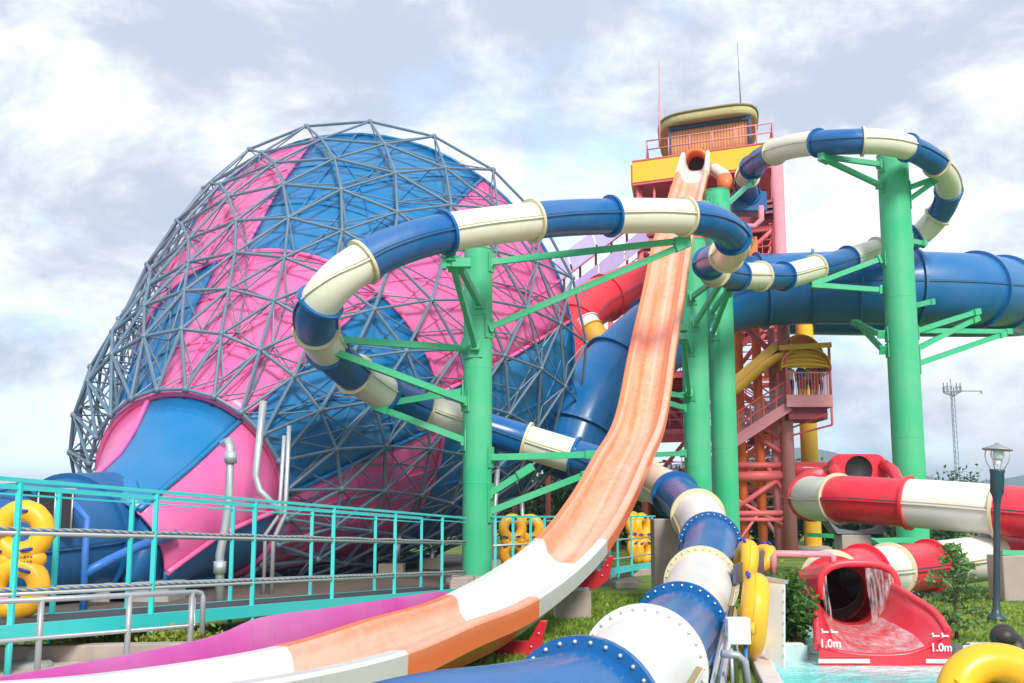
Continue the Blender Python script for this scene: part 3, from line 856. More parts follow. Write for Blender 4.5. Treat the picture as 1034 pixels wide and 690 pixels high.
# ------------------------------------------------------------------ red tube and small yellow slide by the funnel mouth
root = thing('red_tube_slide', P(630, 300, 47), 'plain red tube curving from the tower towards the funnel mouth', 'water slide')
dpt = resample(catmull([P(720, 262, 49), P(690, 272, 48.5), P(655, 283, 48), P(620, 297, 47), P(590, 313, 45.5), P(575, 340, 44), P(568, 380, 43)], 16), .3)
bd = find_bounds(dpt, [(612, 301), (578, 330)], 9); tube_slide(root, dpt, bd, [RED], .98, 36, True, 0, True, .08, .06)
root = thing('yellow_tube_slide', P(600, 335, 43), 'small ochre tube with a white rim below the red tube', 'water slide')
dpt = resample(catmull([P(592, 326, 43.6), P(600, 338, 43.3), P(610, 352, 43), P(616, 380, 42.6)], 10), .2)
tube_slide(root, dpt, find_bounds(dpt, [(597, 332)], 4), [WHITE, OCHRE], .5, 28, False, 0, True, .05, .05)
root = thing('yellow_tube_slide', P(600, 440, 44), 'ochre tube glimpsed left of the chute under the blue tube', 'water slide')
dpt = resample(catmull([P(585, 452, 43.8), P(600, 440, 43), P(620, 430, 42.5)], 10), .3); tube_slide(root, dpt, [], [OCHRE], .45, 24, False, 0, True, .05, .05)

# ------------------------------------------------------------------ slide tower
FLp = P(641, 187, 51.5); FRp = P(786, 166, 48.6)
FL = Vector((FLp.x, 51.5, 0)); FR = Vector((FRp.x, 48.6, 0))
fd = (FR-FL).normalized(); bdv = Vector((-fd.y, fd.x, 0))
bdv = (bdv*.75+Vector((.22, 1, 0)).normalized()*.25).normalized()
BR = FR+Vector((.19, 1, 0)).normalized()*6.5; BL = FL+Vector((.16, 1, 0)).normalized()*6.5
zf0 = (FLp.z+FRp.z)/2; zf1 = zf0+1.02
root = thing('slide_tower', (FL+FR+BR+BL)/4, 'tall rose steel slide tower with yellow parapet and timber cabin on top', 'tower')
def lerp2(u, v): return (FL.lerp(FR, u)).lerp(BL.lerp(BR, u), v)
def at(u, v, z): p = lerp2(u, v); return Vector((p.x, p.y, z))
# parapet band
m = MB()
m.quadslab(at(-.01, -.02, zf0), at(1.01, -.02, zf0), at(1.01, -.02, zf1), at(-.01, -.02, zf1), .1)
m.quadslab(at(-.012, 0, zf0), at(-.012, 0, zf1), at(-.012, 1, zf1), at(-.012, 1, zf0), .1)
m.quadslab(at(1.012, 0, zf0), at(1.012, 1, zf0), at(1.012, 1, zf1), at(1.012, 0, zf1), .1)
m.build('parapet', YELLOW, root)
m = MB(); m.prism([at(-.015, -.03, 0), at(1.015, -.03, 0), at(1.015, 1.02, 0), at(-.015, 1.02, 0)], zf0-.12, zf0-.003); m.build('deck_edge', TOWERP, root)
m = MB(); m.bar(at(-.015, -.03, zf1+.04), at(1.015, -.03, zf1+.04), .14, .06); m.build('parapet_cap', TOWERP, root)
# balustrade on the parapet
m = MB(); z = zf1+.05
for (a, b) in (((0.09, 0), (.97, 0)), ((.09, 0), (.09, 1)), ((.97, 0), (.97, 1))):
    for h in (.98, .55): m.rod(at(*a, z+h), at(*b, z+h), .035)
for u in (.09, .25, .4, .56, .72, .86, .97): m.rod(at(u, 0, z), at(u, 0, z+1.0), .032)
for v in (.3, .6, 1): m.rod(at(.09, v, z), at(.09, v, z+1.0), .03); m.rod(at(.97, v, z), at(.97, v, z+1.0), .03)
m.build('balustrade', PINKRAIL, root)
# timber cabin
zc0, zc1 = zf0+.9, P(755, 121, 50.2).z
m = MB(); u0, u1 = .27, .81; nb = 26
for k in range(nb):
    a = at(u0+(u1-u0)*k/nb, .1, 0); b = at(u0+(u1-u0)*(k+.84)/nb, .1, 0)
    n = m.add((a.x, a.y, zc0), (b.x, b.y, zc0), (b.x, b.y, zc1), (a.x, a.y, zc1), (a.x, a.y+.08, zc0), (b.x, b.y+.08, zc0), (b.x, b.y+.08, zc1), (a.x, a.y+.08, zc1))
    uv = [(k*1.37, 0), (k*1.37+.2, 0), (k*1.37+.2, 3), (k*1.37, 3)]
    m.face((n, n+1, n+2, n+3), uv); m.face((n+1, n+5, n+6, n+2), uv); m.face((n+4, n, n+3, n+7), uv)
cab = m.build('cabin_wall', WOOD, root)
m = MB(); m.quadslab(at(u0, .12, zc0), at(u0, .12, zc1), at(u0, .8, zc1), at(u0, .8, zc0), .05); m.quadslab(at(u1, .12, zc0), at(u1, .8, zc0), at(u1, .8, zc1), at(u1, .12, zc1), .05); m.quadslab(at(u0, .8, zc0), at(u0, .8, zc1), at(u1, .8, zc1), at(u1, .8, zc0), .05)
m.build('cabin_side', WOOD, cab)
NAVY = plast('navy_trim', (.02, .06, .14), .5, .1, .2, 0)
m = MB(); m.bar(at(u0-.015, .085, zc1-.08), at(u1+.02, .085, zc1-.08), .14, .22); m.bar(at(u1+.012, .085, zc0), at(u1+.012, .085, zc1-.19), .14, .14); m.bar(at(u0-.012, .085, zc0), at(u0-.012, .085, zc1-.19), .1, .1)
m.build('cabin_trim', NAVY, cab)
# rounded roof slab
m = MB(); rp = []
cu, cv, hu, hv = .53, .48, .345, .47
for k in range(48):
    an = 2*PI*k/48; e = 4.2
    c_, s_ = math.cos(an), math.sin(an)
    rr = (abs(c_)**e+abs(s_)**e)**(-1/e)
    rp.append((cu+hu*rr*c_, cv+hv*rr*s_))
zr = zc1+.01
layers = [(1.0, zr, 0), (1.03, zr+.08, 0), (1.03, zr+.42, 0), (.98, zr+.52, 0)]
idx = []
for sc_, zz, _ in layers:
    idx.append([m.add(at(cu+(u-cu)*sc_, cv+(v-cv)*sc_, zz)) for u, v in rp])
for a, b in zip(idx, idx[1:]):
    for j in range(48): m.face((a[j], a[(j+1) % 48], b[(j+1) % 48], b[j]), None, True)
m.face(idx[0][::-1]); m.cur = 1; m.face(idx[-1])
m.build('roof', [OLIVE, OLIVE], root)
m = MB(); m.pipe([at(cu+(u-cu)*1.035, cv+(v-cv)*1.035, zr+.45) for u, v in rp+rp[:1]], .06, 8, False); m.build('roof_gutter', OLIVED, root)
for px, y0, y1, Yq, r in ((666, 150, 62, 51.5, .05), (672, 152, 110, 52.5, .04), (748, 106, 44, 52, .035)):
    m = MB(); a = P(px, y0, Yq); b = P(px-.5 if px < 700 else 745.5-1, y1, Yq); m.rod(a, a.lerp(b, .55), r, 8); m.rod(a.lerp(b, .55), b, r*.45, 6); m.build('antenna', PINKRAIL if px < 700 else MAST, root)
# frame: columns, floors, beams, braces
cols_uv = [(u, v) for u in (.03, .36, .68, .98) for v in (.05, .52, .97)]
for u, v in cols_uv:
    m = MB(); r = .24 if (u > .9 and v < .1) else .15
    m.rod(at(u, v, 0), at(u, v, zf0-.12), r, 14); m.build('column', TOWERP, root)
levels = [3.0, 5.6, 8.2, 10.6, 13.0, zf0-2.7]
for i, z in enumerate(levels):
    m = MB(); f0 = .36 if i % 2 else .03
    m.prism([at(f0, .08, 0), at(.68 if i % 2 == 0 else .95, .08, 0), at(.68 if i % 2 == 0 else .95, .95, 0), at(f0, .95, 0)], z, z+.12)
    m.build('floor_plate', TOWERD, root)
    m = MB()
    for v in (.05, .52, .97): m.bar(at(.03, v, z-.1), at(.98, v, z-.1), .16, .24)
    for u in (.03, .36, .68, .98): m.bar(at(u, .05, z-.1), at(u, .97, z-.1), .14, .2)
    m.build('floor_beam', TOWERP, root)
    # guard rail of that floor
    m = MB()
    for h in (.45, .8, 1.1): m.rod(at(.05, .06, z+h), at(.96, .06, z+h), .03, 6)
    for k in range(12): m.rod(at(.05+.91*k/11, .06, z+.1), at(.05+.91*k/11, .06, z+1.1), .022, 6)
    m.build('guard_rail', TOWERP, root)
zz = [.1]+levels+[zf0-.2]
for i in range(len(zz)-1):
    for (ua, ub, v) in ((.68, .98, .05), (.36, .68, .97), (.03, .36, .52)):
        m = MB(); a, b = (ua, ub) if i % 2 else (ub, ua)
        m.rod(at(a, v, zz[i]), at(b, v, zz[i+1]), .10, 10)
        m.build('brace', TOWERP if i % 2 else PINKRAIL, root)
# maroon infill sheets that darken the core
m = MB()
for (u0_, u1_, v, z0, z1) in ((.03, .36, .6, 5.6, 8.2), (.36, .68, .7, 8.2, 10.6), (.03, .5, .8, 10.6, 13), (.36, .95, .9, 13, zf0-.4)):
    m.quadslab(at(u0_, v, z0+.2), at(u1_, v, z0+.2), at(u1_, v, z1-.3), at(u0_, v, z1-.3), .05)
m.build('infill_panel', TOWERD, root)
for z in (1.6, 4.3, 6.9, 9.4, 11.8):
    m = MB()
    for h in (0, .5, 1.0): m.rod(at(.36, .03, z+h*.9), at(.97, .03, z+h*.9), .045, 6)
    m.build('mid_rail', PINKRAIL, root)
for k, (ua, ub, za, zb) in enumerate(((.5, .97, 3, 5.6), (.97, .5, 5.6, 8.2), (.5, .97, 8.2, 10.6), (.97, .5, 10.6, 13), (.36, .68, 3, 5.6), (.68, .36, 5.6, 8.2))):
    m = MB(); m.bar(at(ua, .02, za), at(ub, .02, zb), .08, .26); m.rod(at(ua, .02, za+1), at(ub, .02, zb+1), .04, 6)
    for q in range(7): p = at(ua+(ub-ua)*q/6, .02, za+(zb-za)*q/6); m.rod(p, p+Vector((0, 0, 1)), .025, 5)
    m.build('outer_flight', TOWERO if k % 3 == 0 else TOWERP, root)
# zig-zag stairs inside
for i in range(len(levels)-1):
    z0, z1 = levels[i], levels[i+1]; v0, v1 = (.25, .4)
    ua, ub = (.38, .9) if i % 2 == 0 else (.9, .38)
    m = MB()
    for v in (v0, v1): m.bar(at(ua, v, z0+.1), at(ub, v, z1), .06, .28)
    for k in range(11):
        f = (k+.5)/11; p = at(ua+(ub-ua)*f, v0, z0+.1+(z1-z0)*f); q = at(ua+(ub-ua)*f, v1, z0+.1+(z1-z0)*f); m.bar(p, q, .28, .05)
    for v in (v0, v1):
        m.rod(at(ua, v, z0+1.1), at(ub, v, z1+1.0), .035, 6); m.rod(at(ua, v, z0+.65), at(ub, v, z1+.55), .025, 6)
    m.build('stair_flight', TOWERP if i % 2 else TOWERD, root)
# start hall under the parapet: posts and low wall
m = MB()
for k in range(9): m.rod(at(.02+.96*k/8, .02, zf0-2.6), at(.02+.96*k/8, .02, zf0-.1), .06, 8)
m.build('hall_post', TOWERP, root)
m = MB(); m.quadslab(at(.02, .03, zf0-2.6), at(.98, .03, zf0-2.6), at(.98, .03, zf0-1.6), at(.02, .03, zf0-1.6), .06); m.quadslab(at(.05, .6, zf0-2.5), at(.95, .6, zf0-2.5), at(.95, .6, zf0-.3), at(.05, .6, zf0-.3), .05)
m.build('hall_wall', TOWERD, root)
m = MB()
for k in range(4):
    for h in (0, .25, .5): m.bar(at(.84, -.02, zf0-2.2+h), at(.98, -.02, zf0-2.2+h), .3, .12)
m.build('hall_louvre', PINKRAIL, root)
# orange columns and lower frame in front (right half)
for px in (752, 771):
    m = MB(); b = P(px, 556, 47); t_ = P(px-4, 240, 47); m.rod((b.x, 47, 0), (b.x-.02, 47, t_.z), .2, 14); m.build('orange_column', TOWERO, root)
m = MB(); b = P(797, 555, 46.4); m.rod((b.x+.1, 46.4, 0), (b.x+.1, 46.4, P(790, 160, 46.4).z), .26, 16); m.rod((b.x-.3, 46.9, 0), (b.x-.3, 46.9, P(790, 330, 46.4).z), .17, 14); m.build('corner_column', PINKRAIL, root)
for (a, b, r) in (((736, 470), (798, 470), .13), ((736, 482), (798, 480), .22), ((736, 519), (800, 518), .12), ((740, 525), (800, 525), .09), ((738, 517), (795, 478), .11), ((762, 440), (797, 462), .11), ((774, 470), (800, 510), .08), ((735, 500), (790, 530), .08), ((752, 330), (795, 372), .13), ((745, 300), (790, 262), .12), ((763, 268), (788, 288), .11), ((745, 420), (800, 448), .08), ((740, 555), (765, 520), .06)):
    m = MB(); m.rod(P(*a, 46.6), P(*b, 46.6), r, 10); m.build('front_brace', TOWERP, root)
m = MB(); m.lathe(P(768, 480, 48.6), [(.38, -.06), (.6, -.06), (.6, .06), (.38, .06), (.38, -.06)], 24, (0, 1, 0)); m.build('yellow_ring', OCHRE, root)
m = MB(); m.rod(P(735, 475, 50), P(895, 475, 50), .38, 20); m.build('cross_tube', RED, root)

# stair landing with barrel canopy (own thing bolted on the corner)
lz = P(820, 404, 45).z
L0 = P(800, 404, 45.2); L1 = P(838, 403, 45.2)
root2 = thing('stair_landing', P(818, 404, 46), 'rose steel stair landing with railing and people under a yellow canopy', 'stair landing')
lx0, lx1, ly0, ly1 = L0.x-.2, L1.x+.05, 45.2, 47.6
m = MB(); m.box(((lx0+lx1)/2, (ly0+ly1)/2, lz+.0), (lx1-lx0, ly1-ly0, .14)); m.box(((lx0+lx1)/2, ly0-.03, lz-.02), (lx1-lx0+.1, .08, .5)); m.box((lx1+.03, (ly0+ly1)/2, lz-.02), (.08, ly1-ly0, .5)); m.build('landing_deck', PINKRAIL, root2)
m = MB(); m.box(((lx0+lx1)/2, (ly0+ly1)/2+.1, lz-.5), (lx1-lx0-.2, ly1-ly0-.3, .5)); m.build('under_frame', TOWERD, root2)
m = MB()
for (a, b) in (((lx0, ly0), (lx1, ly0)), ((lx1, ly0), (lx1, ly1))):
    A_, B_ = Vector((*a, lz)), Vector((*b, lz))
    for h in (.2, 1.15): m.rod(A_+Vector((0, 0, h)), B_+Vector((0, 0, h)), .03, 6)
    for k in range(15): m.rod(A_.lerp(B_, k/14)+Vector((0, 0, .2)), A_.lerp(B_, k/14)+Vector((0, 0, 1.15)), .014, 5)
m.build('railing', PINKRAIL, root2)
zt = P(838, 347, 45.2).z
m = MB()
for x, y in ((lx0, ly0), (lx1, ly0), (lx1, ly1), (lx0, ly1)): m.rod((x, y, lz), (x, y, zt), .06, 8)
m.bar((lx1, ly0, lz-.2), (lx1, ly0, lz-1.0), .08); m.rod((lx1, ly0, lz-1.0), P(799, 440, 46), .045, 6); m.rod(P(836, 418, 45.2), P(800, 432, 46), .04, 6)
m.build('post', TOWERP, root2)
m = MB(); cxm = P(813, 372, 45.2).x; hw = 1.04; zs = P(813, 374, 45.2).z
for (rise, y0, y1) in ((.95, ly0-.2, ly0+1.1), (1.58, ly0+.5, ly1+.5)):
    k = 18
    o_ = [(math.cos(PI*i/k)*hw, math.sin(PI*i/k)**.8*rise if 0 < i < k else 0) for i in range(k+1)]
    i_ = [(x*.97, y-.04) for x, y in o_[::-1]]
    m.sweep([Vector((cxm, y0, zs)), Vector((cxm, y1, zs))], o_+i_, cap=True, smooth=False)
can = m.build('barrel_canopy', OCHRE, root2)
m = MB(); yb_ = ly0+.35; k = 18; arc_ = [(math.cos(PI*i/k)*hw*.97, max(0, math.sin(PI*i/k))**.8*.86+.14) for i in range(k+1)]
n = m.add(*[(cxm+x, yb_, zs+z) for x, z in arc_]); m.face(range(n, n+k+1))
for q in (.22, .42, .62, .82): m.pipe([(cxm+x, yb_-.04-(1-q)*.5, zs+z*q+.02) for x, z in arc_], .035, 5)
m.build('canopy_lining', YELLOW, can)
m = MB(); m.quadslab(P(733, 398, 45.2), P(787, 352, 45.2), P(788, 352, 46.8), P(735, 398, 46.8), .35); m.quadslab(P(787, 354, 45.0), P(840, 351, 44.9), P(840, 351, 45.1), P(787, 354, 45.2), .22)
m.build('canopy_edge', OCHRE, root2)
m = MB(); yt = catmull([P(728, 408, 45.6), P(750, 392, 45.6), P(772, 372, 45.6), P(790, 362, 45.7), P(800, 362, 46.2)], 8); m.sweep(yt, [(-.5, .28), (-.46, .3), (-.3, 0), (.3, 0), (.46, .3), (.5, .28), (.34, -.06), (-.34, -.06)], cap=True); m.build('side_screen', OCHRE, root2)
# flight going down to the left
a0 = P(797, 410, 45.4); b0 = P(733, 452, 45.4)
m = MB(); m.bar(a0, b0, .1, .42); m.bar(a0+Vector((0, 1.4, 0)), b0+Vector((0, 1.4, 0)), .1, .42)
for k in range(15):
    f = (k+.5)/15; p = a0.lerp(b0, f); m.box(p+Vector((0, .7, .05)), (.3, 1.3, .05))
m.build('flight', PINKRAIL, root2)
m = MB()
for h in (.6, 1.1): m.rod(a0+Vector((0, 0, h)), b0+Vector((0, 0, h)), .04, 6)
for k in range(6): p = a0.lerp(b0, k/5); m.rod(p, p+Vector((0, 0, 1.15)), .04, 6)
m.build('flight_rail', TOWERP, root2)
m = MB()
for k in range(40): p = a0.lerp(b0, k/39); m.rod(p+Vector((0, .02, .15)), p+Vector((0, .02, 1.0)), .012, 4)
m.build('flight_bars', GALV, root2)

# covered stair climbing the left of the tower
root2 = thing('covered_stair', P(600, 290, 52), 'lilac roofed covered stair with rose posts left of the tower top', 'stair')
SA, SB = P(520, 312, 51), P(648, 214, 53)
m = MB()
for k in range(5):
    p, q = SA.lerp(SB, k/5), SA.lerp(SB, (k+.94)/5)
    m.quadslab(p+Vector((0, 0, .9)), q+Vector((0, 0, .9)), q+Vector((.2, -1.5, -.4)), p+Vector((.2, -1.5, -.4)), .05)
    m.quadslab(p+Vector((.2, -1.5, -1.9)), q+Vector((.2, -1.5, -1.9)), q+Vector((.2, -1.5, -1.0)), p+Vector((.2, -1.5, -1.0)), .03)
m.build('roof_sheet', LILAC, root2)
m = MB()
for off in (Vector((0, 0, -.06)), Vector((.1, 0, -2.6)), Vector((-.3, 2.2, -.1))): m.bar(SA+off, SB+off, .12, .25)
for k in range(9):
    p = SA.lerp(SB, k/8); m.rod(p+Vector((0, 0, -.1)), p+Vector((0, 0, -2.6)), .06, 8)
    if k % 2 == 0: m.rod(Vector((p.x, p.y+1, 0)), p+Vector((0, 1, -2.6)), .13, 10)
for h in (.4, .8, 1.1): m.rod(SA+Vector((.05, -.05, -2.5+h)), SB+Vector((.05, -.05, -2.5+h)), .03, 6)
m.build('stair_frame', TOWERP, root2)

# ------------------------------------------------------------------ red and white tubes at right
def rw(root, ctrl, cuts, cols, r, fm=None, fl=.07):
    dpt = resample(catmull([P(*c) for c in ctrl], 16), .15)
    tube_slide(root, dpt, find_bounds(dpt, cuts, 12), cols, r, 40, True, 0, True, fl, .07, fmats=fm)
FM = {'white_gelcoat_aged': CREAMF, 'red_gelcoat': RED}
WHITEA = plast('white_gelcoat_aged', (.76, .74, .68), .36, .05, .22, .3, (.38, .34, .22))
root = thing('red_white_tube', P(900, 560, 27.5), 'upper red and white banded tube resting on a concrete block', 'water slide')
rw(root, [(1130, 532, 24), (1080, 524, 24.2), (1034, 518, 24.6), (960, 511, 25.6), (900, 507, 26.5), (850, 504, 27.4), (834, 504.5, 28.2), (821, 503, 29.4), (817, 498, 31), (824, 492, 33.5)],
   [(1076, 523), (1007, 515), (917, 508), (846, 504.5), (820, 502.5)], [WHITEA, RED, WHITEA, RED, WHITEA, RED], .565, FM)
root = thing('red_white_tube', P(950, 575, 24), 'lower red and white banded tube running to the red splash flume', 'water slide')
rw(root, [(1130, 548, 26.5), (1080, 554, 26), (1034, 560, 25.6), (1000, 563, 25.4), (940, 571, 24.4), (900, 576, 23.3), (870, 579, 22), (850, 582, 21.4), (840, 588, 20.2), (844, 597, 18.9), (852, 602, 17.9)],
   [(1062, 556), (1002, 563), (940, 571), (900, 576.5), (872, 579), (840, 588), (842, 597)], [RED, RED, WHITEA, RED, WHITEA, RED, WHITEA, RED], .5, FM)
block(850, 880, 540, 26.9, 'concrete block with grey saddle under the upper red and white tube', .7)
m = MB(); c = P(865, 539, 27.2); m.sweep([c+Vector((0, -.3, 0)), c+Vector((0, .4, 0))], [(-.55, .0), (.55, .0), (.75, .3), (.5, .12), (0, .05), (-.5, .12), (-.75, .3)], cap=True, smooth=False)
one('saddle', m, metal('saddle_grey_paint', (.16, .18, .21), .5), 'dark grey steel saddle cradling the upper red and white tube', 'saddle', c)
block(1012, 1060, 561, 23.2, 'broad pinkish concrete pier at the right edge behind the lamp', .8)
block(896, 950, 587, 24.6, 'low dark concrete cradle under the lower red and white tube', .6, CONCG)
t = thing('green_beam', P(1000, 550, 23.5), 'green steel beam lying on the right concrete pier', 'beam')
m = MB(); m.bar(P(1010, 558, 23.3), P(1060, 559, 23.4), .2, .1); m.build('beam', GREEN, t)
m = MB(); m.bar(P(860, 547, 34), P(930, 545, 34), .16, .16); m.bar(P(880, 545, 34), P(905, 560, 33), .12, .12); m.bar(P(815, 540, 34), P(866, 543, 33), .12, .12)
one('green_beam', m, GREEN, 'green steel tie beams seen beneath the upper red and white tube', 'beam', P(880, 546, 34))
# open hooded red start above
root = thing('slide_hood', P(866, 482, 33), 'red open hood with a black mouth above the banded tubes', 'slide hood')
c = P(867, 473, 33)
def rrect(hw_, hh, r_, n_=6):
    o = []
    for cx_, cy_, a0_ in ((hw_-r_, hh-r_, 0), (-hw_+r_, hh-r_, 90), (-hw_+r_, -hh+r_, 180), (hw_-r_, -hh+r_, 270)):
        for k in range(n_+1): an = R(a0_+90*k/n_); o.append((cx_+r_*math.cos(an), cy_+r_*math.sin(an)))
    return o
m = MB(); o_ = rrect(.76, .36, .28)
m.sweep([c+Vector((-.1, 1.6, -.1)), c+Vector((0, .1, 0)), c], o_, radii=[.75, .97, 1.0], cap=False)
m.sweep([c, c+Vector((0, .1, 0))], rrect(.82, .42, .3), cap=True)
hd = m.build('hood_shell', RED, root)
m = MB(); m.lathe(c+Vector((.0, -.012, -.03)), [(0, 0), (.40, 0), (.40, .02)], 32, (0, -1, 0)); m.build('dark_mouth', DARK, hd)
for sg in (-1, 1):
    m = MB(); m.pipe([c+Vector((sg*.75, 0, .1)), c+Vector((sg*.85, -.5, -.1)), c+Vector((sg*.82, -1.0, -.45)), c+Vector((sg*.8, -1.6, -.8))], .17, 12); m.build('side_wall', RED, root)

# ------------------------------------------------------------------ red splash flume with falling water
root = thing('splash_flume', P(890, 640, 14.5), 'wide red splash flume pouring white water into the pool', 'water slide')
stn = [  # Y, left x px / y px of rim, floor py, right rim px / py
    (17.5, (818, 596), (852, 630), (893, 588)),
    (16.7, (820, 606), (862, 638), (905, 594)),
    (15.9, (823, 620), (880, 648), (925, 606)),
    (15.3, (825, 636), (892, 656), (945, 620)),
    (14.75, (826, 654), (897, 663), (958, 640))]
m = MB(); rowsI = []
for Y, l, f, r in stn:
    pl, pf, pr_ = P(*l, Y), P(*f, Y), P(*r, Y)
    row = []
    for k in range(17):
        u = k/16
        x = pl.x+(pr_.x-pl.x)*u
        e = abs(2*u-1); hz = (pl.z if u < .5 else pr_.z)
        z = pf.z+(hz-pf.z)*(e**2.6)
        row.append(Vector((x, Y, z)))
    rowsI.append(row)
rowsD = []
for j in range(17):
    rowsD.append(catmull([rw_[j] for rw_ in rowsI], 5))
cnt = len(rowsD[0])
idx = [[m.add(rowsD[j][i]) for j in range(17)] for i in range(cnt)]
for i in range(cnt-1):
    for j in range(16): m.face((idx[i][j], idx[i][j+1], idx[i+1][j+1], idx[i+1][j]), None, True)
fl = m.build('flume_bed', RED, root); so = fl.modifiers.new('th', 'SOLIDIFY'); so.thickness = .06; so.offset = 0
for j in (0, 16):
    m = MB(); m.pipe(rowsD[j], .055, 10); m.build('rim', RED, root)
front = [rowsD[j][-1] for j in range(17)]
m = MB()
for a, b in zip(front, front[1:]): m.quadslab((a.x, a.y-.02, -.3), (b.x, b.y-.02, -.3), (b.x, b.y-.02, b.z), (a.x, a.y-.02, a.z), .03)
ap = m.build('front_apron', RED, root)
for j0, j1 in ((0, 6), (13, 16)): m = MB(); m.bar((front[j0].x-.02, front[j0].y-.06, -.08), (front[j1].x, front[j1].y-.06, -.08), .03, .05); m.build('white_stripe', WHITE, ap)
# hood over the mouth
m = MB(); c = P(854, 601, 17.5); hp = []
k = 20
arc = [(math.cos(PI*i/k), math.sin(PI*i/k)) for i in range(k+1)]
pw = lambda v: (abs(v)**.7)*(1 if v >= 0 else -1)
o_ = [(pw(a)*.60, b**.55*.50 if b > 0 else 0) for a, b in arc]; i_ = [(a*.9, b-.05) for a, b in o_[::-1]]
m.sweep([c+Vector((-.05, .55, -.05)), c+Vector((0, -.2, 0)), c+Vector((.03, -.55, .02))], [(a, b) for a, b in o_]+i_, cap=True, smooth=False)
m.pipe([c+Vector((.03+pw(a)*.58, -.57, .02+(b**.55*.49 if b > 0 else 0))) for a, b in arc], .06, 10)
m.build('hood', RED, root)
# depth marks
def text_mesh(body, size, name, mat, parent, loc, rot):
    cu_ = bpy.data.curves.new('lettering', 'FONT'); cu_.body = body; cu_.size = size; cu_.align_x = 'CENTER'; cu_.extrude = .004; cu_.offset = size*.02
    ob = bpy.data.objects.new('lettering', cu_); col.objects.link(ob)
    dg = bpy.context.evaluated_depsgraph_get(); me = bpy.data.meshes.new_from_object(ob.evaluated_get(dg))
    bpy.data.objects.remove(ob)
    me.materials.clear(); me.materials.append(mat)
    o = bpy.data.objects.new(name, me); col.objects.link(o); o.parent = parent
    o.location = Vector(loc)-ORG[parent.name]; o.rotation_euler = rot; return o
for j0, j1, px, py in ((0, 4, 838, 651), (13, 16, 950, 655)):
    p = P(px, py, 14.68); q = front[j0]
    text_mesh('1.0m', .14, 'depth_mark', WHITE, root, (p.x, 14.66, p.z-.03), (PI/2, 0, 0))
    m = MB(); 
    for dx in (-.06, .06): m.box((p.x+dx, 14.66, p.z+.16), (.09, .01, .02)); m.ball((p.x+dx-.04, 14.66, p.z+.185), .016, 8)
    m.build('swimmer_symbol', WHITE, root)
# falling water
m = MB(); rows_ = []
for k in range(33):
    f = k/32; an = PI*(.04+.92*f); a_, b_ = math.cos(an), math.sin(an)
    x = c.x+.03+pw(a_)*.56; zt_ = c.z+.0+b_**.55*.44; y = c.y-.60-.03*math.sin(k*1.9)
    rows_.append([m.add((x+.012*math.sin(k*2.3+q), y-.028*q-.02*math.sin(k*1.3), zt_+(.0-zt_)*(q/7)**1.15)) for q in range(8)])
for k, (a, b) in enumerate(zip(rows_, rows_[1:])):
    if 15 <= k <= 25: continue                               # the gap where the tube shows dark
    for q in range(7): m.face((a[q], b[q], b[q+1], a[q+1]), None, True)
tag(m.build('falling_water', FALL), 'thin white streams falling from the red flume hood', 'water', None, 'stuff')
m = MB(); 
for i in range(3, cnt-1):
    for j in range(2, 13):
        a = [rowsD[j][i], rowsD[j+1][i], rowsD[j+1][i+1], rowsD[j][i+1]]
        n = m.add(*[p+Vector((0, 0, .045)) for p in a]); m.face((n, n+1, n+2, n+3), None, True)
tag(m.build('flowing_water', FLOW), 'foaming white sheet of water running down the red flume', 'water', None, 'stuff')
# ------------------------------------------------------------------ fences
def fence(pts, posts, h, label, rails=(.28, .68), loc=None, rope=True, kick=True, top=True):
    """pts: two base points (world); posts: fractions"""
    a, b = Vector(pts[0]), Vector(pts[1])
    t = thing('walkway_fence', (a+b)/2, label, 'fence', 'turquoise walkway fences')
    up = Vector((0, 0, 1)); dr = (b-a).normalized()
    m = MB(); m.bar(a+up*h, b+up*h, .045, .045); m.bar(a+up*(h-.10), b+up*(h-.10), .024, .024); m.build('top_rail', TEAL, t)
    if kick: m = MB(); m.bar(a+up*.0, b+up*.0, .08, .17); m.build('base_beam', TEAL, t)
    for f in posts:
        p = a.lerp(b, f); m = MB(); m.box(p+up*(h/2-.1), (.06, .06, h+.15)); m.rod(Vector((p.x, p.y, 0)), p, .04, 8); m.build('post', TEAL, t)
    for r in rails:
        z = h*(1-r)
        m = MB(); m.rod(a+up*(z-.12), b+up*(z-.12), .024, 8); m.build('pipe_rail', GALV, t)
        if rope:
            m = MB(); n = 60; 
            pts_ = [a.lerp(b, k/n)+up*(z+.006*math.sin(k*.9)-.075) for k in range(n+1)]
            m.pipe(pts_, .022, 8); m.build('rope', ROPE, t)
    return t
na = P(-60, 646, 11.7); nb = P(470, 598, 26.2); na.z = .52; nb.z = .0
def frac_px(a, b, px):
    lo, hi = 0, 1
    for _ in range(40):
        mid = (lo+hi)/2
        if proj(a.lerp(b, mid))[0] < px: lo = mid
        else: hi = mid
    return lo
fence((na, nb), [frac_px(na, nb, q) for q in (10, 152, 254, 335, 398, 446)], 1.68, 'long turquoise rope fence nearest the camera at left, with grey lower rails')
dr = (nb-na).normalized(); pl = Vector((-dr.y, dr.x, 0))
fa, fb = na+pl*1.1, nb+pl*1.1
fence((fa, fb), [frac_px(fa, fb, q) for q in (52, 128, 232, 313, 378, 425)], 1.68, 'second turquoise rope fence just behind the nearest one, along the walkway', rope=False)
m = MB(); m.quadslab(na+Vector((0, 0, .02)), nb+Vector((0, 0, .02)), fb+Vector((0, 0, .02)), fa+Vector((0, 0, .02)), .06)
WALK = metal('walkway_grating', (.05, .055, .06), .8, .1)
struct(m.build('walkway_deck', WALK))
g0 = P(498, 578, 25); g1 = P(600, 579, 29); g2 = P(662, 570, 34.5)
for p in (g0, g1, g2): p.z = .25
hgt = P(600, 522, 29).z-.25
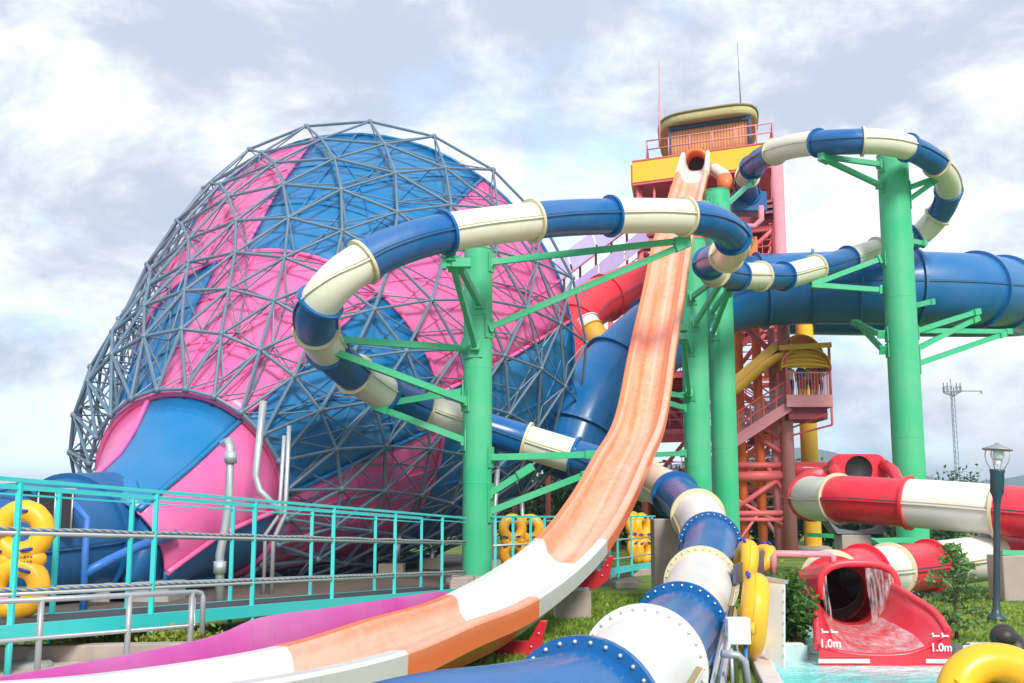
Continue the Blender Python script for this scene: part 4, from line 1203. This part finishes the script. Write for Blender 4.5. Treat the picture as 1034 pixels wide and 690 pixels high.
fence((g0, g1), [frac_px(g0, g1, q) for q in (500, 518, 536, 550, 575)], P(520, 522, 26).z-.25, 'short turquoise fence between the leftmost pillar and the orange chute', (.35, .7), None, False)
fence((g1, g2), [frac_px(g1, g2, q) for q in (604, 616, 624, 638, 659)], hgt, 'short turquoise fence right of the orange chute before the yellow rafts', (.35, .7), None, False)
m = MB(); m.bar(P(597, 590, 31)+Vector((0, 0, 0)), P(664, 588, 34)+Vector((0, 0, 0)), .4, .8)
one('low_wall', m, CONC, 'low pinkish concrete wall under the short turquoise fence', 'wall', P(630, 590, 32), None, .03)
block(622, 645, 588, 27, 'small low concrete pad on the grass under the fence', .6)

# grey handrail in front left
t = thing('handrail', (-4.7, 12.2, 0), 'grey tubular handrail in front of the left fence by the paving', 'handrail')
ra, rb_ = P(-30, 609, 11.6), P(198, 598, 13.6)
m = MB(); e = P(205, 603, 13.7); m.pipe([ra, rb_, P(203, 599, 13.7), e, P(204, 640, 13.7)], .032, 10); m.build('top_bar', RAILW, t)
m = MB(); m.pipe([P(-30, 650, 11.6), P(196, 632, 13.6), P(196, 604, 13.6)], .024, 10); m.build('lower_bar', RAILW, t)
for px, Y in ((42, 12.2), (131, 12.95), (194, 13.55)):
    p = ra.lerp(rb_, frac_px(ra, rb_, px)); m = MB(); m.rod((p.x, p.y, 0), p, .034, 10); m.build('post', RAILW, t)
t = G(30, 676); m = MB(); m.lathe(t, [(0, 0), (.26, 0), (.26, .06), (.22, .09), (.05, .1), (.04, .22), (0, .23)], 24)
one('ground_cap', m, CONCG, 'small round grey cap with a stub on the beige paving', 'cap', t)

# chrome rails and box in the middle foreground
t = thing('steel_handrail', P(720, 680, 9.5), 'shiny stainless double handrail right of the nearest tube section', 'handrail')
for dx in (0, .16):
    m = MB(); a = P(716+dx*70, 700, 9.4); b = P(737+dx*20, 615, 12.2); m.pipe([a+Vector((-.2, -.5, -.15)), a, a.lerp(b, .5), b, b+Vector((.03, .12, -.1)), b+Vector((.03, .12, -1.0))], .035, 12); m.build('rail', STEEL, t)
m = MB(); m.pipe([P(728, 660, 10), P(745, 662, 10), P(752, 668, 10), P(756, 700, 10)], .035, 10)
m.build('bend', RAILW, t)
t = thing('control_box', P(745, 690, 11), 'pale grey box on two thin legs between rail and yellow raft', 'box')
m = MB(); c = P(745, 637, 11); m.box(c, (.22, .16, .25)); m.build('case', WHITEP, t, bevel=.015)
for dx in (-.07, .07): m = MB(); m.rod((c.x+dx, c.y, 0), (c.x+dx, c.y, c.z-.12), .022, 8); m.build('leg', BLUEPIPE if dx > 0 else GALV, t)
m = MB(); m.lathe(c+Vector((.13, -.02, .02)), [(0, 0), (.06, 0), (.06, .03), (0, .03)], 16, (1, -.5, 0)); m.build('yellow_lamp', RUBBER, t)
t = thing('notice_panel', P(785, 640, 13.6), 'white sheet panel behind the leaning yellow raft at the pool edge', 'panel')
m = MB(); m.quadslab(P(793, 590, 13.3), P(774, 586, 13.5), P(774, 664, 13.5), P(793, 676, 13.3), .03); pn = m.build('sheet', WHITEP, t)
g = MB()
for k in range(7): g.ball(P(791.5, 596+11*k, 13.27), .012, 8)
g.build('rivet', BOLT, pn)
m = MB(); m.bar(P(773, 584, 13.5), P(794, 588, 13.3), .08, .04); m.build('top_frame', GALV, t)
m = MB(); m.pipe([P(781, 580, 17), P(781, 563, 17), P(783, 559, 17), P(838, 560, 17), P(841, 563, 17), P(841, 572, 17)], .05, 10)
one('barrier_loop', m, PINKRAIL, 'salmon pink pipe barrier loop behind the shrub and flume hood', 'barrier', P(810, 580, 17))
m = MB(); m.quadslab(P(743, 571, 15.5), P(774, 556, 19), P(774, 580, 19), P(743, 590, 15.5), .04)
DKP = metal('dark_slatted_panel', (.08, .09, .13), .5)
one('side_screen', m, DKP, 'dark slatted screen running back from the leaning raft', 'screen', P(758, 580, 17))

# ------------------------------------------------------------------ inflatable rafts
def make_raft(label):
    t = thing('double_tube_raft', (0, 0, 0), label, 'inflatable raft', 'yellow double tube rafts')
    m = MB(); Rr, r = .31, .165
    # figure-of-eight body standing upright in the XZ plane, base at z=0
    for cz in (Rr+r, Rr*3+r*2.15):
        pts = [Vector((Rr*math.cos(2*PI*k/36), 0, cz+Rr*math.sin(2*PI*k/36))) for k in range(36)]
        base = len(m.v); n = 16
        for k, p in enumerate(pts):
            rad = (p-Vector((0, 0, cz))).normalized()
            for j in range(n):
                a = 2*PI*j/n; wob = 1+.025*math.cos(k*4)
                m.v.append(p+rad*(r*wob*math.cos(a))+Vector((0, 1, 0))*(r*wob*math.sin(a)))
        for k in range(36):
            for j in range(n): m.face((base+k*n+j, base+((k+1) % 36)*n+j, base+((k+1) % 36)*n+(j+1) % n, base+k*n+(j+1) % n), None, True)
    mid = Rr*2+r*1.6
    for sx in (-1, 1): m.ball((sx*.2, 0, mid), .17, 14, (1.15, .85, .9))
    b = m.build('raft_body', RUBBER, t)
    for sx, z, an in ((.13, mid+.13, .2), (.13, mid-.17, -.3), (-.3, mid+.12, -.2), (-.3, mid-.17, .3), (.02, .95+Rr+.32, 0)):
        h = MB(); c = Vector((sx, -r*1.02, z)); d = Vector((math.cos(an), 0, math.sin(an)))*.075
        h.pipe([c-d+Vector((0, .02, 0)), c-d*.6-Vector((0, .022, 0)), c+d*.6-Vector((0, .022, 0)), c+d+Vector((0, .02, 0))], .026, 8); h.build('handle', BSTRAP, t)
    g = MB()
    for row in range(2):
        for k in range(6):
            g.box((-.02+.045*k, -r*.86-.004, mid+.03-.07*row), (.026, .01, .022 if (k+row) % 3 else .034))
    g.build('printed_marking', metal('print_ink', (.16, .10, .05), .7), t)
    return t
rafts = [((20, 625, 14.0), (0, 0, .05), 'yellow figure-eight raft behind the nearest turquoise fence at far left', 1.0)]
r0 = make_raft(rafts[0][2])
p = P(14, 627, 14.0); r0.location = p; r0.rotation_euler = (R(-4), 0, R(8)); r0.scale = (.84,)*3
def put_raft(px, py, Y, rot, sc_, label):
    o = copy_thing(r0, P(px, py, Y), rot, label); o.scale = (sc_,)*3; return o
put_raft(519, 575, 29.5, (R(-6), 0, R(20)), .82, 'yellow raft behind the short fence, left of the two beside the leftmost pillar')
put_raft(534, 576, 29.8, (R(-6), 0, R(-15)), .84, 'yellow raft behind the short fence, right of the two and touching the orange chute')
put_raft(643, 570, 35.8, (R(-4), 0, R(60)), .95, 'yellow raft stood on end behind the right fence, left of two')
put_raft(651, 570, 36, (R(-4), 0, R(50)), .93, 'yellow raft stood on end behind the right fence, right of two')
def single_ring(c, Rr, r, nrm, label):
    c = Vector(c); nrm = Vector(nrm).normalized(); t = thing('raft_ring', c, label, 'inflatable ring', 'fat yellow rings by the pool edge')
    e1 = nrm.cross(Vector((0, 0, 1))).normalized(); e2 = e1.cross(nrm); m = MB(); n = 20; K = 48
    for k in range(K):
        a = 2*PI*k/K; rad = e1*math.cos(a)+e2*math.sin(a)
        for j in range(n):
            b = 2*PI*j/n; m.v.append(c+rad*(Rr+r*(1+.015*math.cos(k*5))*math.cos(b))+nrm*(r*math.sin(b)))
    for k in range(K):
        for j in range(n): m.face((k*n+j, ((k+1) % K)*n+j, ((k+1) % K)*n+(j+1) % n, k*n+(j+1) % n), None, True)
    m.pipe([c+(e1*math.cos(2*PI*k/48)+e2*math.sin(2*PI*k/48))*(Rr+r*1.0)+nrm*.02 for k in range(49)], .008, 5, False)
    m.build('ring_body', RUBBER, t)
    for k in range(6):
        a = -.9+k*.55; rad = e1*math.cos(a)+e2*math.sin(a); p = c+rad*(Rr+r*.8)+nrm*(r*.66); h = MB(); tg = (e2*math.cos(a)-e1*math.sin(a))*.05
        o = (rad*.7+nrm*.7)*.02; h.pipe([p-tg-o*.5, p-tg*.6+o, p+tg*.6+o, p+tg-o*.5], .022, 8); h.build('handle', BSTRAP, t)
single_ring(P(761, 621, 13.4), .345, .15, (-.98, .17, .12), 'fat yellow ring with blue handles leaning edge-on at the white panel')
single_ring(P(752, 572, 16.5), .27, .13, (-.97, .0, .2), 'yellow ring half hidden behind the leaning ring, farther back')
single_ring(P(766, 566, 19), .22, .12, (-.6, -.3, .7), 'small far yellow ring above the dark slatted screen')
# ------------------------------------------------------------------ people
def skin_mesh(joints, edges_, radii_, sub=2):
    me = bpy.data.meshes.new('body'); me.from_pydata(joints, edges_, []); me.update()
    ob = bpy.data.objects.new('body', me); col.objects.link(ob)
    sk = ob.modifiers.new('skin', 'SKIN'); 
    bm = bmesh.new(); bm.from_mesh(me); bm.verts.layers.skin.verify(); bm.to_mesh(me); bm.free()
    if not me.skin_vertices: me.attributes
    for i, r in enumerate(radii_):
        me.skin_vertices[0].data[i].radius = (r, r) if isinstance(r, (int, float)) else r
    me.skin_vertices[0].data[0].use_root = True
    s = ob.modifiers.new('sub', 'SUBSURF'); s.levels = sub; s.render_levels = sub
    dg = bpy.context.evaluated_depsgraph_get(); out = bpy.data.meshes.new_from_object(ob.evaluated_get(dg))
    bpy.data.objects.remove(ob)
    return out
def head_into(bm_m, c, fwd, s=1.0):
    """adds a head with brow, nose, ears to a MB"""
    c = Vector(c); fwd = Vector(fwd).normalized(); side = fwd.cross(Vector((0, 0, 1))).normalized(); up = side.cross(fwd)
    base = len(bm_m.v); bm_m.ball((0, 0, 0), .1*s, 16)
    for i in range(base, len(bm_m.v)):
        v = bm_m.v[i]; x, y, z = v
        k = 1.0-(.22*max(0, -z)/(.1*s))          # narrower jaw
        bm_m.v[i] = c+side*(x*.80*k)+fwd*(y*1.0*k)+up*(z*1.18)
    bm_m.ball(c+fwd*.098*s-up*.012*s, .018*s, 8)   # nose
    for sg in (-1, 1): bm_m.ball(c+side*sg*.082*s-up*.01*s, .024*s, 8, (.6, 1, 1.2))
    return side, up
def person(loc, face, shirt, shorts, label, pose=0, s=1.0, hair_long=False, group=None):
    loc = Vector(loc); t = thing('person', loc, label, 'person', group)
    q = Matrix.Rotation(face, 3, 'Z')
    A_ = [(0, 0, .95), (0, 0, 1.12), (0, .01, 1.32), (0, 0, 1.44), (0, 0, 1.53), (0, 0, 1.6)]
    J = list(A_); E = [(i, i+1) for i in range(5)]; RD = [(.15, .11), (.135, .10), (.16, .105), (.09, .07), (.052, .055), (.06, .065)]
    for sg in (-1, 1):
        b = len(J)
        fw = -.22 if pose == 1 else -.05
        J += [(sg*.17, 0, 1.39), (sg*.22, .02 if pose == 0 else -.06, 1.13), (sg*.23 if pose == 0 else sg*.18, fw, .92 if pose == 0 else 1.1), (sg*.23 if pose == 0 else sg*.16, fw-.05, .84 if pose == 0 else 1.08)]
        E += [(3, b), (b, b+1), (b+1, b+2), (b+2, b+3)]; RD += [.058, .042, .032, .036]
        b = len(J)
        J += [(sg*.09, 0, .86), (sg*.10, -.02, .48), (sg*.10, .02, .1), (sg*.11, -.12, .035)]
        E += [(0, b), (b, b+1), (b+1, b+2), (b+2, b+3)]; RD += [.095, .06, .04, .035]
    me = skin_mesh([tuple(q @ Vector(j)*s) for j in J], E, [tuple(x*s for x in r) if isinstance(r, tuple) else r*s for r in RD])
    m = MB(); me.calc_loop_triangles()
    for v in me.vertices: m.v.append(v.co+loc)
    for p in me.polygons:
        z = sum(me.vertices[i].co.z for i in p.vertices)/len(p.vertices)/s
        r_ = math.hypot(*(sum(me.vertices[i].co[k] for i in p.vertices)/len(p.vertices) for k in (0, 1)))/s
        m.cur = 2 if .5 < z < .98 and r_ < .2 else (1 if .96 < z < 1.47 and not (z < 1.18 and r_ > .19) else 0)
        m.face(tuple(p.vertices), None, True)
    m.cur = 0
    fwd = q @ Vector((0, -1, 0)); hc = loc+q @ Vector((0, -.01, 1.66))*s
    head_into(m, hc, fwd, s)
    body = m.build('body', [SKIN, shirt, shorts], t)
    h = MB(); h.ball(hc-fwd*.022*s+Vector((0, 0, .028*s)), .112*s, 14, (.92, .98, 1.05))
    if hair_long: h.ball(hc-fwd*.07*s-Vector((0, 0, .12*s)), .09*s, 12, (.9, .5, 1.5))
    h.build('hair', HAIR, t)
    return t
ppl = [(lx0+.35, ly0+.75, (.75, .75, .75), (.03, .05, .2), 'person in white top and navy shorts at left of the yellow canopy landing'),
       (lx0+.75, ly0+.75, (.10, .10, .12), (.2, .2, .22), 'person in black top behind the landing railing'),
       (cxm+.0, ly0+.7, (.05, .15, .45), (.6, .05, .06), 'person in blue top and red shorts mid landing'),
       (cxm+.35, ly0+.9, (.75, .68, .5), (.1, .1, .12), 'person in cream top half hidden on the landing'),
       (lx1-.45, ly0+.65, (.62, .06, .08), (.6, .06, .08), 'person in red swimwear at right of the landing'),
       (lx1-.2, ly0+.95, (.2, .3, .6), (.05, .05, .06), 'person in pale blue top at the far right landing post')]
for i, (x, y, c1, c2, lab) in enumerate(ppl):
    person((x, y, lz+.07), random.uniform(-.8, .8), cloth('top%d' % i, c1), cloth('shorts%d' % i, c2), lab, i % 2, random.uniform(.86, .94), i % 2 == 1, 'people queueing on the stair landing')

# bather in the ring at the lower right
RC = P(1011, 708, 11.0)
t = thing('swim_ring', RC, 'large plain yellow swim ring floating in front of the dark haired bather', 'swim ring')
m = MB(); Rr, r = .40, .19; nrm = Vector((-.18, -.80, .57)).normalized()
e1 = nrm.cross(Vector((0, 0, 1))).normalized(); e2 = e1.cross(nrm)
base = len(m.v); n = 24; K = 56
for k in range(K):
    a = 2*PI*k/K; rad = e1*math.cos(a)+e2*math.sin(a)
    for j in range(n):
        b = 2*PI*j/n; wob = 1+.012*math.cos(k*7+.5*math.sin(k))
        m.v.append(RC+rad*(Rr+r*wob*math.cos(b))+nrm*(r*wob*math.sin(b)))
for k in range(K):
    for j in range(n): m.face((base+k*n+j, base+((k+1) % K)*n+j, base+((k+1) % K)*n+(j+1) % n, base+k*n+(j+1) % n), None, True)
m.build('ring_body', RUBBER, t)
m = MB(); m.rod(RC+e1*.4+e2*.1+nrm*.17, RC+e1*.4+e2*.1+nrm*.22, .02, 10); m.build('valve', RUBBER, t)
hc = P(1014, 648, 11.6)
pt = thing('person', (hc.x, hc.y+.1, -.14), 'dark haired bather in black rash vest and red shorts behind the yellow ring', 'person')
J = [(0, 0, 0), (.02, .1, .16), (.03, .16, .34), (.03, .14, .47), (.03, .1, .55), (.03, .08, .6)]
E = [(i, i+1) for i in range(5)]; RD = [(.15, .12), (.135, .11), (.16, .11), (.10, .08), (.055, .055), (.06, .06)]
for sg in (-1, 1):
    b = len(J); J += [(sg*.18+.03, .13, .42), (sg*.33+.03, -.02, .27), (sg*.34, -.22, .28), (sg*.33, -.31, .27)]; E += [(3, b), (b, b+1), (b+1, b+2), (b+2, b+3)]; RD += [.06, .045, .034, .036]
    b = len(J); J += [(sg*.1, -.08, -.02), (sg*.13, -.45, .1), (sg*.13, -.62, -.25), (sg*.14, -.75, -.3)]; E += [(0, b), (b, b+1), (b+1, b+2), (b+2, b+3)]; RD += [.095, .065, .042, .035]
org = hc-Vector((.03, .07, .68))
me = skin_mesh(J, E, RD); m = MB()
for v in me.vertices: m.v.append(v.co+org)
for p in me.polygons:
    cc = sum((me.vertices[i].co for i in p.vertices), Vector())/len(p.vertices)
    m.cur = 2 if (cc.y < -.05 and cc.y > -.42 and cc.z < .2) or cc.z < .05 else (1 if cc.z < .5 and abs(cc.x) < .3 else 0)
    m.face(tuple(p.vertices), None, True)
m.cur = 0; fwd = Vector((-.35, -.9, .1))
head_into(m, hc, fwd, 1.12)
m.build('body', [SKIN, cloth('rash_vest', (.015, .015, .02)), cloth('red_trunks', (.55, .03, .04))], pt)
h = MB(); h.ball(hc-fwd*.02+Vector((0, 0, .035)), .145, 24, (.95, 1.0, .98)); h.ball(hc+Vector((.11, .0, -.10)), .125, 18, (.85, .8, 1.5)); h.pipe([hc+Vector((.02, .02, .0)), hc+Vector((.14, .0, -.1)), hc+Vector((.25, .0, -.24)), hc+Vector((.30, .02, -.38))], 1, 14, True, [.13, .125, .095, .05]); h.ball(hc+Vector((-.01, -.05, .05)), .115, 18, (1.02, .9, .85))
h.build('hair', HAIR, pt)

# ------------------------------------------------------------------ lamp post and mast
b = G(1006, 627); Yl = b.y
t = thing('street_lamp', b, 'dark teal lamp post with globe and conical cap beside the pool lawn', 'street lamp')
def lz_(py): return P(1008, py, Yl).z
m = MB(); m.lathe(b, [(0, 0), (.16, 0), (.16, .05), (.10, .1), (.062, .2), (.056, .5), (.056, lz_(510)), (.075, lz_(502)), (.115, lz_(497)), (.115, lz_(478)), (.125, lz_(476)), (.125, lz_(474)), (0, lz_(474))], 24); m.build('post', LAMPM, t)
gz = lz_(459)
m = MB(); m.ball((b.x, b.y, gz), .115, 24); m.lathe((b.x, b.y, gz-.17), [(.05, 0), (.06, .08)], 16); m.build('globe', GLOBE, t)
m = MB()
for k in range(4):
    a = PI/4+PI/2*k; d = Vector((math.cos(a), math.sin(a), 0)); c0 = Vector((b.x, b.y, 0))
    m.pipe([c0+d*.11+Vector((0, 0, lz_(474))), c0+d*.19+Vector((0, 0, lz_(466))), c0+d*.215+Vector((0, 0, lz_(460))), c0+d*.2+Vector((0, 0, lz_(453)))], .009, 6)
m.build('cage', GALV, t)
m = MB(); m.lathe((b.x, b.y, lz_(454)), [(.0, -.005), (.245, -.005), (.25, .0), (.24, .02), (.06, .09), (.035, .12), (0, .125)], 32); m.build('cap', ROOFG, t); t.rotation_euler = (0, R(4.2), 0)
Ym = 120
c = P(967, 486, Ym); zt = P(967, 383, Ym).z; zp = P(967, 396, Ym).z
t = thing('radio_mast', (c.x, Ym, 0), 'thin distant lattice radio mast with antenna platform against the sky', 'mast')
m = MB()
for k in range(3):
    a = 2*PI*k/3; o_ = Vector((math.cos(a)*.28, math.sin(a)*.28, 0)); m.rod(Vector((c.x, Ym, 0))+o_, Vector((c.x, Ym, zp+.5))+o_*.7, .038, 6)
for k in range(26):
    z = zp*k/26
    for i in range(3):
        a = 2*PI*i/3; a2 = 2*PI*(i+1)/3; m.rod((c.x+.27*math.cos(a), Ym+.27*math.sin(a), z), (c.x+.27*math.cos(a2), Ym+.27*math.sin(a2), z+zp/26), .014, 4)
m.build('lattice_shaft', MAST, t)
m = MB(); 
for h in (0, .55):
    m.pipe([(c.x+.95*math.cos(2*PI*k/12), Ym+.95*math.sin(2*PI*k/12), zp+h) for k in range(13)], .03, 5)
for k in range(12): a = 2*PI*k/12; m.rod((c.x+.95*math.cos(a), Ym+.95*math.sin(a), zp), (c.x+.95*math.cos(a), Ym+.95*math.sin(a), zp+.55), .03, 4); m.rod((c.x, Ym, zp-.5), (c.x+.95*math.cos(a), Ym+.95*math.sin(a), zp), .03, 4)
m.build('platform', MAST, t)
m = MB(); m.rod((c.x, Ym, zp), (c.x-.15, Ym, zt), .05, 5); m.rod((c.x, Ym, zp+.1), P(991, 395, Ym), .06, 5); m.rod(P(991, 395, Ym), P(991, 398, Ym), .09, 5)
for dx in (-.9, -.5, .5, .9): m.rod((c.x+dx, Ym, zp), (c.x+dx, Ym, zp+1.0), .06, 6)
m.build('antenna', MAST, t)

# ------------------------------------------------------------------ planting
shrub('shrub', Vector((3.98, 16.0, 0)), (.34, .42, .46), 2600, .055, LEAF1, 'dense green shrub at the pool edge left of the red flume', 12)
shrub('shrub', Vector((3.85, 16.9, 0)), (.42, .4, .52), 1600, .05, LEAF4, 'yellow green shrub behind the darker pool edge shrub', 9)
shrub('flower_bed_plant', Vector((1.9, 12.2, 0)), (.45, .6, .25), 1100, .045, LEAF4, 'low yellow green plants below the stainless handrail', 10, 'plant')
shrub('flower_bed_plant', Vector((1.6, 13.8, 0)), (.5, .8, .22), 900, .05, LEAF1, 'low dark green plants between the tube and the leaning raft', 10, 'plant')
shrub('hedge', Vector((-5.3, 15.2, 0)), (1.7, .45, .17), 2600, .045, LEAF4, 'low light green hedge under the left turquoise fence', 22, 'hedge')
# young fir
b = Vector((6.35, 16.3, 0)); t = thing('sapling', b, 'young conifer sapling beside the right lip of the red flume', 'tree')
m = MB(); hgt = 1.35; m.pipe([b, b+Vector((.01, 0, hgt*.5)), b+Vector((0, 0, hgt))], .02, 6, True, [.028, .018, .004])
fol = MB()
for k in range(46):
    z = .12+(hgt-.12)*((k+random.random())/46); ln = .68*(1-z/hgt)**.7+.10; ln *= random.uniform(.55, 1.15); a = random.uniform(0, 6.28)
    p0 = b+Vector((0, 0, z)); p1 = p0+Vector((math.cos(a)*ln, math.sin(a)*ln, ln*.18-.05*random.random())); m.rod(p0, p1, .006, 4, .002)
    for q in range(26):
        f = random.uniform(.15, 1); leaf(fol, p0.lerp(p1, f)+Vector((random.gauss(0, .03), random.gauss(0, .03), random.gauss(0, .022))), random.uniform(.035, .065))
m.build('trunk', BARK, t); fol.build('crown', LEAF3, t)
specs = [(700, 62, 4.4, 2.2), (735, 58, 4.0, 2.0), (752, 66, 5.2, 2.4), (778, 60, 4.6, 2.1), (795, 70, 4.8, 2.2), (838, 58, 3.0, 2.0), (862, 64, 3.0, 2.2), (890, 56, 2.6, 1.9), (925, 60, 2.8, 2.0), (652, 58, 3.6, 2.0), (560, 62, 4.2, 2.4), (600, 66, 4.6, 2.4), (640, 70, 4.4, 2.5), (515, 60, 3.8, 2.2), (940, 85, 4.2, 1.7), (962, 90, 4.8, 2.3), (985, 80, 3.9, 1.6), (1030, 84, 3.4, 1.9)]
wh = ['left of the green pillar pair', 'just right of the green pillar pair', 'behind the orange tower columns', 'behind the tower base brace', 'next to the yellow pillar', 'right of the yellow pillar under the banded tube', 'behind the concrete block of the banded tube', 'under the tall green pillar', 'right of the tall green pillar base', 'behind the right yellow rafts', 'behind the pair of yellow rafts', 'behind the middle of the chute', 'behind the fence at the chute', 'behind the leftmost pillar base', 'above the banded tube, left of the mast', 'at the foot of the radio mast', 'right of the radio mast foot', 'at the right edge behind the lamp']
for (px, Y, h_, w_), lab in zip(specs, wh):
    p = P(px, 540, Y); tree((p.x, Y, 0), h_, w_, 'bushy green tree '+lab, 3000, .19)
# far woodland belt
m = MB()
for k in range(9000):
    x = random.uniform(-130, 190); y = random.uniform(130, 170); z = abs(random.gauss(0, 1.6))*(1+.6*math.sin(x*.15)+.3*math.sin(x*.43))*.6
    leaf(m, Vector((x, y, z+.2)), random.uniform(.5, .9))
tag(m.build('far_woodland', LEAF2), 'low dark belt of woodland along the horizon', 'woodland', None, 'stuff')

# ------------------------------------------------------------------ haze
m = MB(); m.box((0, 1300, 47), (6100, 3500, 97))
hm = bpy.data.materials.new('pale_haze'); hm.use_nodes = True; hn = hm.node_tree
hn.nodes.remove(hn.nodes['Principled BSDF']); pv = hn.nodes.new('ShaderNodeVolumePrincipled')
pv.inputs['Color'].default_value = (.66, .82, 1.0, 1); pv.inputs['Density'].default_value = .0005; pv.inputs['Anisotropy'].default_value = .2
hn.links.new(pv.outputs[0], hn.nodes['Material Output'].inputs['Volume'])
hz = m.build('haze', hm); hz['kind'] = 'stuff'; hz.display_type = 'WIRE'
# ------------------------------------------------------------------ sky and sun
SUN = Vector((.24, -.80, .66)).normalized()
el = math.asin(SUN.z); azm = math.atan2(SUN.x, SUN.y)
w = bpy.data.worlds.new('World'); sc.world = w; w.use_nodes = True
N, L = w.node_tree.nodes, w.node_tree.links
bg = N['Background']; out = N['World Output']
sky = N.new('ShaderNodeTexSky'); sky.sky_type = 'NISHITA'; sky.sun_disc = False; sky.sun_elevation = el; sky.sun_rotation = azm
sky.air_density = 1.0; sky.dust_density = .6; sky.ozone_density = 1.5
L.new(sky.outputs[0], bg.inputs[0]); bg.inputs[1].default_value = .13
tc = N.new('ShaderNodeTexCoord').outputs['Generated']
sx = N.new('ShaderNodeSeparateXYZ'); L.new(tc, sx.inputs[0])
def M_(op, a, b=None, c=None):
    n = N.new('ShaderNodeMath'); n.operation = op
    for i, v in enumerate((a, b, c)):
        if v is None: continue
        if isinstance(v, (int, float)): n.inputs[i].default_value = v
        else: L.new(v, n.inputs[i])
    return n.outputs[0]
den = M_('ADD', M_('MAXIMUM', sx.outputs[2], 0), .22)
cx = N.new('ShaderNodeCombineXYZ'); L.new(sx.outputs[0], cx.inputs[0]); L.new(M_('MULTIPLY', sx.outputs[2], 1.7), cx.inputs[1]); L.new(sx.outputs[1], cx.inputs[2])
def wn(scale, detail, rough, off, st=(1, 1, 1), dist=0):
    mp = N.new('ShaderNodeMapping'); mp.inputs['Location'].default_value = off; mp.inputs['Scale'].default_value = st; L.new(cx.outputs[0], mp.inputs[0])
    n = N.new('ShaderNodeTexNoise'); n.inputs['Scale'].default_value = scale; n.inputs['Detail'].default_value = detail; n.inputs['Roughness'].default_value = rough; n.inputs['Distortion'].default_value = dist
    L.new(mp.outputs[0], n.inputs['Vector']); return n.outputs['Fac']
n1 = wn(2.6, 7, .55, (3.1, 1.7, 0), (1, 1, 1), .2)
n2 = wn(6, 6, .55, (8.3, 4.2, 1.0), (1, 1, 1), .2)
cov = N.new('ShaderNodeMapRange'); cov.inputs[1].default_value = .32; cov.inputs[2].default_value = .50; cov.interpolation_type = 'SMOOTHSTEP'
L.new(M_('ADD', M_('ADD', M_('MULTIPLY', n1, .7), M_('MULTIPLY', n2, .3)), M_('MULTIPLY', M_('MAXIMUM', M_('SUBTRACT', .2, sx.outputs[2]), 0), -.42)), cov.inputs[0])
shade = N.new('ShaderNodeMapRange'); shade.inputs[1].default_value = .40; shade.inputs[2].default_value = .63; shade.interpolation_type = 'SMOOTHSTEP'
n3 = wn(4.2, 9, .62, (1.2, 9.4, 2.0), (1, 1, 1), .25)
L.new(n3, shade.inputs[0])
def wmix(f, a, b):
    n = N.new('ShaderNodeMix'); n.data_type = 'RGBA'
    if isinstance(f, (int, float)): n.inputs[0].default_value = f
    else: L.new(f, n.inputs[0])
    for i, c in ((6, a), (7, b)):
        if isinstance(c, tuple): n.inputs[i].default_value = (*c, 1)
        else: L.new(c, n.inputs[i])
    return n.outputs[2]
cloudc = wmix(shade.outputs[0], (.43, .49, .60), (.90, .90, .91))
bg2 = N.new('ShaderNodeBackground'); L.new(cloudc, bg2.inputs[0]); bg2.inputs[1].default_value = 1.0
bg3 = N.new('ShaderNodeBackground'); bg3.inputs[0].default_value = (.44, .63, .90, 1); bg3.inputs[1].default_value = .55
addb = N.new('ShaderNodeAddShader'); L.new(bg.outputs[0], addb.inputs[0]); L.new(bg3.outputs[0], addb.inputs[1])
ms = N.new('ShaderNodeMixShader'); L.new(cov.outputs[0], ms.inputs[0]); L.new(addb.outputs[0], ms.inputs[1]); L.new(bg2.outputs[0], ms.inputs[2])
L.new(ms.outputs[0], out.inputs[0])
sl = bpy.data.lights.new('sun', 'SUN'); sl.energy = 2.9; sl.angle = R(15); sl.color = (1, .95, .87)
so_ = bpy.data.objects.new('sun', sl); col.objects.link(so_); so_.rotation_euler = (-SUN).to_track_quat('-Z', 'Y').to_euler(); so_.location = (20, -20, 40)
sc.view_settings.view_transform = 'Standard'; sc.view_settings.look = 'None'; sc.view_settings.exposure = .54; sc.view_settings.gamma = 1
sc.render.engine = 'CYCLES'
